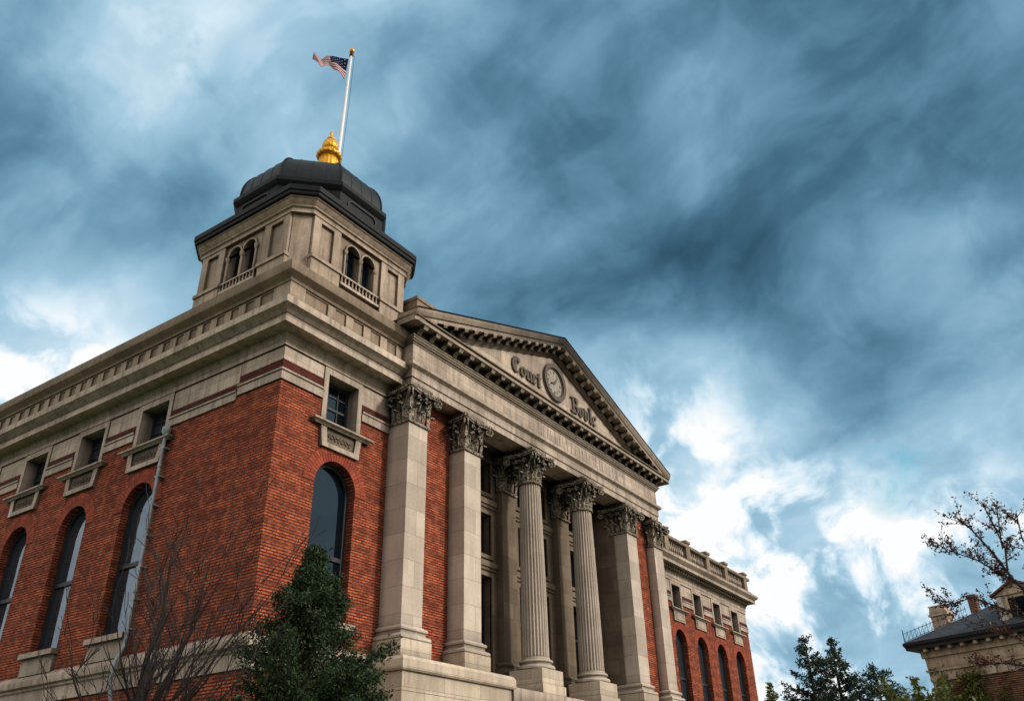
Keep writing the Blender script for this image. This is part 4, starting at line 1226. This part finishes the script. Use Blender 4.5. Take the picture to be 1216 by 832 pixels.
# ------------------------------------------------------------------ old house on the right
UD = Vector((-.31, -.951, 0)).normalized(); VD = Vector((.951, -.31, 0)).normalized()
E0 = Vector((31.594, -8.811, 0))
oh = empty('old_house', E0); tag(oh, 'old brick and stone house with hipped slate roof and iron cresting behind budding branches', 'house')
HF = Frame((0, 0), (UD.x, UD.y), (-VD.x, -VD.y))           # local to the empty; u runs right, d towards the street
LN, DP, OV = 12., 10., .62
mb = MB()
mb.wall(HF, [(OV, 0), (LN, 0), (LN, 8.6), (OV, 8.6)], [arch(5.45, 2.1, 3.2, 5.9), [(1.6, 3.2), (2.7, 3.2), (2.7, 5.6), (1.6, 5.6)]], -OV, .4)
mb.wall(HF, [(OV, 0), (LN, 0), (LN, 8.6), (OV, 8.6)], [], -DP+OV, .1)
SF = Frame((UD.x*OV, UD.y*OV), (VD.x, VD.y), (-UD.x, -UD.y))
mb.wall(SF, [(OV, 0), (DP-OV, 0), (DP-OV, 8.6), (OV, 8.6)], [], 0, .1)
mb.build('wall', M['house_brick'], oh, recalc=False)
mb = MB()
def hp(u, d): q = HF.pt(u, d, 0); return (q[0], q[1])
pa = [hp(OV, -DP+OV), hp(OV, -OV), hp(LN, -OV)]
for z0, z1, d in ((8.25, 8.62, .16), (7.72, 8.245, .05), (7.62, 7.715, .12), (7.2, 7.615, .03)):
    mb.sweep(pa, [(-.1, z0), (d, z0), (d+.02, z1), (-.1, z1)])
for k in range(6): mb.box(HF, OV+.02, OV+.55+.12*(k % 2), -OV-.05, -OV+.045, 7.1-.45*k-.40, 7.1-.45*k)
for u in (3.4, 3.9): mb.box(HF, u, u+.28, -OV, -OV+.1, 7.2, 7.6)
mb.build('stone_band', M['house_stone'], oh)
mb = MB()
mb.sweep([hp(0, -DP), hp(0, 0), hp(LN, 0)], [(-.7, 8.63), (-.02, 8.63), (-.02, 8.72), (.0, 8.76), (.05, 8.84), (.06, 8.94), (-.7, 8.97)])
mb.build('eaves', M['cream_dark'] if 'cream_dark' in M else M['frame'], oh)
mb = MB()
for k in range(19):
    mb = MB(); mb.box(HF, .8+.6*k, .95+.6*k, -OV+.17, -.1, 8.48, 8.628); mb.build('bracket', M['house_stone'], oh)
mb = MB(); sl = .50
A, B = HF.pt(-.06, .06, 8.96), HF.pt(LN, .06, 8.96)
top_ = 5.0
R0 = HF.pt(top_, -top_, 8.96+sl*top_); R1 = HF.pt(LN, -top_, 8.96+sl*top_)
D0, D1 = HF.pt(-.06, -2*top_, 8.96), HF.pt(LN, -2*top_, 8.96)
mb.add([A, B, R1, R0, D0, D1], [(0, 1, 2, 3), (0, 3, 4), (4, 3, 2, 5)])
roof = mb.build('roof', M['house_roof'], oh)
def chimney(u, v, w, z0, z1, cap, mat):
    m = MB(); m.box(HF, u-w/2, u+w/2, -v-w*.4, -v+w*.4, z0, z1)
    if cap:
        m.box(HF, u-w/2-.07, u+w/2+.07, -v-w*.4-.07, -v+w*.4+.07, z1+.002, z1+.1)
        m.prism(HF, [(u-w/2-.06, z1+.102), (u+w/2+.06, z1+.102), (u+w/2-.12, z1+.42), (u-w/2+.02, z1+.46)], -v-w*.36, -v+w*.36)
        m.box(HF, u-w/2-.04, u+w/2-.05, -v-w*.38, -v+w*.38, z1+.462, z1+.5)
    else: m.box(HF, u-w/2-.04, u+w/2+.04, -v-w*.4-.04, -v+w*.4+.04, z1-.12, z1+.02)
    m.build('chimney', mat, roof)
chimney(.95, 2.5, .82, 8.8, 10.35, True, M['house_stone'])
chimney(1.75, 4.5, .40, 9.5, 11.45, False, M['house_brick'])
# iron cresting along the hip
mb = MB()
def hip(t, h): q = HF.pt(t, -t, 8.96+sl*t+h); return q
mb.tube([hip(.05, .42), hip(2.3, .34)], .012, 4); mb.tube([hip(.05, .06), hip(2.3, .06)], .012, 4)
for k in range(17):
    t = .06+2.2*k/16; mb.tube([hip(t, -.02), hip(t, .48)], .010, 4)
    if k < 16: mb.tube([hip(t, .06), hip(t+.07, .25), hip(t+.14, .4)], .008, 4)
mb.tube([hip(.05, -.05), hip(.05, .62)], .02, 5)
mb.build('iron_cresting', M['iron'], oh)
# dormer
mb = MB()
mb.box(HF, 4.5, 6.3, -3.2, -.75, 9.15, 10.35)
mb.prism(HF, [(4.38, 10.352), (6.42, 10.352), (5.4, 10.85)], -3.6, -.68)
dm = mb.build('dormer', M['house_stone'], oh)
mb = MB(); mb.rake(HF, 4.28, 10.34, 5.4, 10.88, [(-3.7, 0), (-.55, 0), (-.55, .09), (-3.7, .09)]); mb.rake(HF, 6.52, 10.34, 5.4, 10.88, [(-3.7, 0), (-.55, 0), (-.55, .09), (-3.7, .09)])
mb.build('dormer_roof', M['house_brick'], dm)
mb = MB(); mb.box(HF, 4.42, 6.5, -.9, -.45, 9.02, 9.148); mb.box(HF, 4.5, 4.72, -.8, -.66, 9.15, 10.3); mb.box(HF, 6.08, 6.3, -.8, -.66, 9.15, 10.3); mb.box(HF, 4.44, 4.78, -.82, -.6, 9.15, 9.42)
mb.build('dormer_trim', M['cream'], dm)
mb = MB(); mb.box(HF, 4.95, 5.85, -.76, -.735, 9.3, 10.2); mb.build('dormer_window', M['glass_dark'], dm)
mb = MB(); ring_of(HF, mb, arch(5.45, 2.09, 3.2, 5.9), arch(5.45, 1.85, 3.3, 5.9), -OV-.3, -OV-.2)
for a in (30, 60, 90, 120, 150): mb.tube([HF.pt(5.45, -OV-.25, 5.9), HF.pt(5.45+.98*math.cos(R(a)), -OV-.25, 5.9+.98*math.sin(R(a)))], .022, 4)
for u in (5.1, 5.8): mb.box(HF, u-.02, u+.02, -OV-.28, -OV-.22, 3.3, 5.9)
mb.box(HF, 4.5, 6.4, -OV-.29, -OV-.21, 5.86, 5.93)
w = mb.build('arched_window', M['cream'], oh)
mb = MB(); mb.prism(HF, arch(5.45, 2.0, 3.2, 5.9), -OV-.27, -OV-.26); mb.build('glass_pane', M['glass'], w)
mb = MB(); mb.box(HF, 1.62, 2.68, -OV-.3, -OV-.2, 3.2, 5.58); w = mb.build('window', M['cream'], oh)
mb = MB(); mb.box(HF, 1.72, 2.58, -OV-.21, -OV-.19, 3.32, 5.48); mb.build('glass_pane', M['glass'], w)
# creeper on the wall
rnd = random.Random(9)
iv = empty('climbing_ivy', Vector(E0)+UD*3+(-VD)*(-OV)); tag(iv, 'olive green creeper climbing over the brick wall of the old house', 'climber')
mb = MB(); P1 = []
for k in range(46):
    u0 = rnd.uniform(.7, 6.5); z = .1; pts = []; top__ = 5.0+2.2*math.exp(-((u0-2.3)/1.3)**2)+rnd.uniform(-.9, .55)
    while z < top__:
        pts.append(HF.pt(u0, -OV+.03, z)); u0 += rnd.gauss(0, .13); z += .3
    if len(pts) < 3: continue
    mb.tube(pts, .014, 4)
    for p in pts:
        dn = 34 if p[2] < top__-.9 else 15
        for q in range(dn):
            s = rnd.gauss(0, .24); P1.append((p[0]+UD.x*s-VD.x*abs(rnd.gauss(.02, .09)), p[1]+UD.y*s-VD.y*abs(rnd.gauss(.02, .09)), p[2]+rnd.gauss(0, .18)))
off = iv.location-E0
mb.v = [tuple(Vector(p)-off) for p in mb.v]
mb.build('stems', M['bark_twig'], iv, recalc=False)
v, f = leaves(np.array(P1)-np.array(off), .075, .6); leaf_obj('foliage', v, f, M['ivy'], iv)

# ------------------------------------------------------------------ ground
def sheet(name, poly, z, mat):
    m = MB(); m.poly([(x, y, z) for x, y in poly]); o = m.build(name, mat, None, recalc=False); o['kind'] = 'structure'; return o
sheet('ground', [(-1500, -1500), (1500, -1500), (1500, 1500), (-1500, 1500)], -.02, M['grass'])
mb = MB(); mb.box(FRONT, -40, 60, 11, 15, -.1, .08); o = mb.build('pavement', M['pavement']); o['kind'] = 'structure'
mb = MB(); mb.box(FRONT, 9.6, 18., 1., 11, -.1, .04); o = mb.build('path', M['pavement']); o['kind'] = 'structure'

# ------------------------------------------------------------------ sky, sun, camera
SKY_PTS = [(0.173, 0.693, 0.7, 0.42), (0.233, 0.646, 0.727, 0.55), (0.294, 0.6, 0.744, 0.55), (0.353, 0.533, 0.769, 0.5), (0.446, 0.427, 0.786, 0.44), (0.538, 0.313, 0.783, 0.36), (0.583, 0.254, 0.772, 0.24), (0.612, 0.188, 0.768, 0.33), (0.636, 0.142, 0.758, 0.1), (0.677, 0.069, 0.733, 0.16), (0.7, -0.006, 0.714, 0.1), (0.727, -0.071, 0.683, 0.2), (0.732, -0.109, 0.672, 0.32), (0.21, 0.734, 0.646, 0.26), (0.257, 0.693, 0.673, 0.4), (0.309, 0.66, 0.685, 0.74), (0.366, 0.626, 0.689, 0.62), (0.427, 0.577, 0.697, 0.6), (0.549, 0.413, 0.726, 0.4), (0.598, 0.343, 0.725, 0.24), (0.649, 0.231, 0.725, 0.42), (0.692, 0.204, 0.693, 0.46), (0.717, 0.118, 0.687, 0.28), (0.74, 0.057, 0.67, 0.38), (0.767, -0.007, 0.641, 0.2), (0.775, -0.079, 0.627, 0.12), (0.247, 0.773, 0.585, 0.2), (0.313, 0.729, 0.609, 0.22), (0.374, 0.689, 0.621, 0.45), (0.421, 0.641, 0.641, 0.42), (0.572, 0.479, 0.665, 0.42), (0.63, 0.401, 0.666, 0.34), (0.681, 0.319, 0.659, 0.3), (0.722, 0.255, 0.643, 0.36), (0.76, 0.173, 0.627, 0.18), (0.789, 0.093, 0.607, 0.26), (0.787, 0.064, 0.614, 0.4), (0.799, 0.002, 0.601, 0.14), (0.818, -0.058, 0.572, 0.2), (0.28, 0.804, 0.525, 0.42), (0.336, 0.77, 0.543, 0.36), (0.382, 0.75, 0.54, 0.25), (0.414, 0.714, 0.565, 0.22), (0.628, 0.497, 0.599, 0.34), (0.69, 0.42, 0.59, 0.26), (0.74, 0.336, 0.583, 0.18), (0.783, 0.262, 0.564, 0.2), (0.82, 0.17, 0.546, 0.1), (0.83, 0.071, 0.554, 0.22), (0.832, -0.013, 0.555, 0.45), (0.863, -0.034, 0.505, 0.16), (0.301, 0.822, 0.483, 0.5), (0.331, 0.829, 0.45, 1.0), (0.376, 0.803, 0.462, 0.85), (0.404, 0.758, 0.512, 0.4), (0.354, 0.838, 0.414, 0.9), (0.71, 0.46, 0.533, 0.36), (0.752, 0.393, 0.529, 0.3), (0.81, 0.292, 0.509, 0.14), (0.838, 0.224, 0.498, 0.04), (0.862, 0.138, 0.488, 0.1), (0.882, 0.078, 0.465, 0.26), (0.874, 0.029, 0.485, 0.5), (0.896, -0.025, 0.444, 0.3), (0.787, 0.382, 0.484, 0.52), (0.82, 0.359, 0.446, 0.75), (0.84, 0.298, 0.455, 1.0), (0.847, 0.332, 0.416, 0.6), (0.862, 0.275, 0.426, 0.35), (0.873, 0.219, 0.435, 0.12), (0.897, 0.155, 0.414, 0.16), (0.905, 0.068, 0.421, 0.34), (0.917, 0.019, 0.4, 0.38), (0.929, 0.001, 0.37, 0.55), (0.829, 0.378, 0.412, 0.6), (0.866, 0.325, 0.379, 0.9), (0.876, 0.287, 0.387, 0.95), (0.904, 0.223, 0.365, 0.4), (0.918, 0.173, 0.356, 0.04), (0.927, 0.104, 0.361, 0.12), (0.937, 0.061, 0.343, 0.3), (0.936, 0.02, 0.35, 0.55), (0.879, 0.348, 0.326, 1.0), (0.898, 0.308, 0.313, 0.98), (0.909, 0.25, 0.333, 0.95), (0.927, 0.208, 0.313, 0.98), (0.929, 0.154, 0.335, 0.78), (0.95, 0.109, 0.293, 0.88), (0.951, 0.066, 0.302, 0.62), (0.953, 0.023, 0.302, 0.65), (0.916, 0.291, 0.275, 0.9), (0.933, 0.231, 0.277, 0.85), (0.949, 0.176, 0.261, 1.0), (0.96, 0.121, 0.253, 0.95), (0.963, 0.064, 0.26, 0.95), (0.937, 0.271, 0.22, 0.95), (0.951, 0.222, 0.215, 0.85), (0.961, 0.172, 0.218, 0.55), (0.969, 0.115, 0.219, 1.0), (0.938, 0.297, 0.18, 0.95), (0.953, 0.248, 0.176, 0.74), (0.965, 0.19, 0.178, 0.5), (0.972, 0.14, 0.189, 0.55), (0.974, 0.176, 0.144, 0.95), (0.945, 0.298, 0.138, 0.95), (0.969, 0.212, 0.123, 0.85), (0.984, 0.09, 0.151, 0.85), (0.989, 0.103, 0.107, 0.85), (0.976, 0.053, 0.21, 0.7), (0.088, 0.695, 0.714, 0.45), (0.138, 0.756, 0.64, 0.3), (0.186, 0.808, 0.559, 0.22), (0.226, 0.847, 0.481, 0.45), (0.25, 0.881, 0.402, 0.8), (0.29, 0.906, 0.309, 0.6), (0.121, 0.882, 0.455, 0.4), (0.061, 0.82, 0.57, 0.4), (0.205, 0.92, 0.335, 0.6), (0.052, 0.683, 0.729, 0.4), (0.181, 0.597, 0.781, 0.5), (0.395, 0.363, 0.844, 0.4), (0.578, 0.073, 0.813, 0.2), (0.252, 0.457, 0.853, 0.45), (0.452, 0.192, 0.871, 0.3), (0.596, -0.08, 0.799, 0.2), (0.8, -0.224, 0.557, 0.3), (0.941, -0.139, 0.307, 0.5), (0.99, -0.097, 0.101, 0.6), (0.609, 0.757, 0.236, 0.6), (0.408, 0.887, 0.218, 0.7)]

W = bpy.data.worlds.new('World'); SC.world = W; W.use_nodes = True
g = N(W); bgn = g.n['Background']
SUN_EL, SUN_AZ = R(34), R(-160)          # light comes from the street side, a little to the right
sv = Vector((.30, -1.0, .62)).normalized()
sky = g.new('ShaderNodeTexSky', sky_type='NISHITA'); sky.sun_disc = False
sky.sun_elevation = math.asin(sv.z); sky.sun_rotation = math.atan2(sv.x, sv.y)
tc = g.new('ShaderNodeTexCoord'); d0 = tc.outputs['Generated']
wn = g.new('ShaderNodeTexNoise'); g.link(d0, wn.inputs['Vector']); wn.inputs['Scale'].default_value = 4.5; wn.inputs['Detail'].default_value = 3; wn.inputs['Roughness'].default_value = .42
warp = g.vmath('SCALE', g.vmath('SUBTRACT', wn.outputs['Color'], (.5, .5, .5))); warp.node.inputs['Scale'].default_value = .11
d1 = g.vmath('NORMALIZE', g.vmath('ADD', d0, warp))
K = 1/(.060**2)
sw, sb = 2e-4, 2e-4*.8
for x, y, z, b in SKY_PTS:
    L = math.sqrt(x*x+y*y+z*z)
    dp_ = g.vmath('DOT_PRODUCT', d1, (x/L, y/L, z/L), 'v')
    w = g.math('EXPONENT', g.math('MULTIPLY_ADD', dp_, K, -K))
    sw = g.math('ADD', w, sw); sb = g.math('MULTIPLY_ADD', w, b, sb)
base = g.math('DIVIDE', sb, sw)
# cloud streets: noise on a flat cloud layer, drawn out along the wind
sp = g.new('ShaderNodeSeparateXYZ'); g.link(d1, sp.inputs[0])
zz = g.math('MAXIMUM', g.math('ADD', sp.outputs[2], .10), .05)
cb = g.new('ShaderNodeCombineXYZ'); g.link(g.math('DIVIDE', sp.outputs[0], zz), cb.inputs[0]); g.link(g.math('DIVIDE', sp.outputs[1], zz), cb.inputs[1])
# broad soft bands drawn out by the wind, puffs with firm edges where the deck breaks up
e1, e2, e3 = Vector((.165, -.816, .556)), Vector((-.672, .320, .6695)), Vector((.7225, .4835, .4941))
cv = g.new('ShaderNodeCombineXYZ')
for i, (e, k) in enumerate(((e1, .36), (e2, 1.), (e3, 1.))):
    g.link(g.math('MULTIPLY', g.vmath('DOT_PRODUCT', d1, tuple(e.normalized()), 'v'), k), cv.inputs[i])
n1 = g.noise(cv.outputs[0], 7.5, 5, .48, .08)
n2 = g.noise(cb.outputs[0], 3.6, 5, .5, .3)
n3 = g.noise(d1, 15., 7, .55, .3)
puff = g.new('ShaderNodeMapRange'); puff.interpolation_type = 'SMOOTHSTEP'; g.link(n3, puff.inputs[0]); puff.inputs[1].default_value = .38; puff.inputs[2].default_value = .64
hi = g.remap(base, .55, .82, .10, 1.)
amp = g.math('MULTIPLY_ADD', n1, .80, g.math('MULTIPLY_ADD', n2, .34, -.57))
amp = g.math('ADD', amp, g.math('MULTIPLY', g.math('MULTIPLY', hi, g.math('SUBTRACT', puff.outputs[0], .52)), .62))
b_ = g.math('ADD', g.math('MINIMUM', g.math('MULTIPLY_ADD', base, 1.12, -.06), .86), amp, clamp=True)
col = g.ramp(b_, [(0., (.030, .086, .138)), (.16, (.064, .162, .252)), (.36, (.165, .340, .475)), (.56, (.35, .565, .72)), (.74, (.66, .82, .93)), (.93, (.98, .99, 1.))])
# unseen sky away from the storm, whitened and brightened to light the building
far = g.remap(g.vmath('DOT_PRODUCT', d0, (.7225, .4835, .4941), 'v'), .72, .45)
sx = g.new('ShaderNodeSeparateXYZ'); g.link(d0, sx.inputs[0])
col = g.mix(far, col, g.mix(g.remap(sx.outputs[0], -.75, .1), (1.0, .97, .94, 1), g.mix(g.remap(n2, .38, .62), (.55, .60, .66, 1), (1.25, 1.18, 1.10, 1))))
glow = g.remap(g.vmath('DOT_PRODUCT', d0, tuple(sv), 'v'), .78, .97)
col = g.mix(glow, col, (1.4, 1.26, 1.1, 1))
gs = g.vmath('DOT_PRODUCT', d1, (0.9386, 0.142, 0.3143), 'v')
gap = g.math('MULTIPLY', g.remap(gs, .9984, .9996, 0., .6), g.remap(n3, .45, .56))
skyc = g.vmath('MULTIPLY', sky.outputs[0], (.42, 1.75, 1.55))
cl10 = g.vmath('SCALE', col); cl10.node.inputs['Scale'].default_value = 10.
fin = g.mix(gap, cl10, skyc)
g.link(fin, bgn.inputs['Color']); bgn.inputs['Strength'].default_value = .1
W.cycles.sampling_method = 'MANUAL'; W.cycles.sample_map_resolution = 256

sd = bpy.data.lights.new('sun', 'SUN'); sd.energy = 2.8; sd.angle = R(7); sd.color = (1., .93, .83)
so = bpy.data.objects.new('sun', sd); COL.objects.link(so)
so.rotation_euler = (-sv).to_track_quat('-Z', 'Y').to_euler(); so.location = sv*60

cam = bpy.data.cameras.new('camera'); co = bpy.data.objects.new('camera', cam); COL.objects.link(co)
yaw, pit, rol = .980828989, .516742173, -.0267461274
fw = Vector((math.sin(yaw)*math.cos(pit), math.cos(yaw)*math.cos(pit), math.sin(pit)))
rt = Vector((math.cos(yaw), -math.sin(yaw), 0)); up = rt.cross(fw)
r2 = rt*math.cos(rol)+up*math.sin(rol); u2 = -rt*math.sin(rol)+up*math.cos(rol)
m = Matrix((r2, u2, -fw)).transposed().to_4x4(); m.translation = Vector((-13.832, -17.108, 1.6))
co.matrix_world = m
cam.sensor_width = 36; cam.lens = 1003.594/1216*36; cam.clip_end = 6000; cam.clip_start = .1
SC.camera = co
SC.view_settings.view_transform = 'Standard'; SC.view_settings.look = 'None'; SC.view_settings.exposure = 0
SC.cycles.max_bounces = 5; SC.cycles.diffuse_bounces = 3; SC.cycles.glossy_bounces = 3; SC.cycles.transmission_bounces = 3
SC.cycles.use_denoising = True
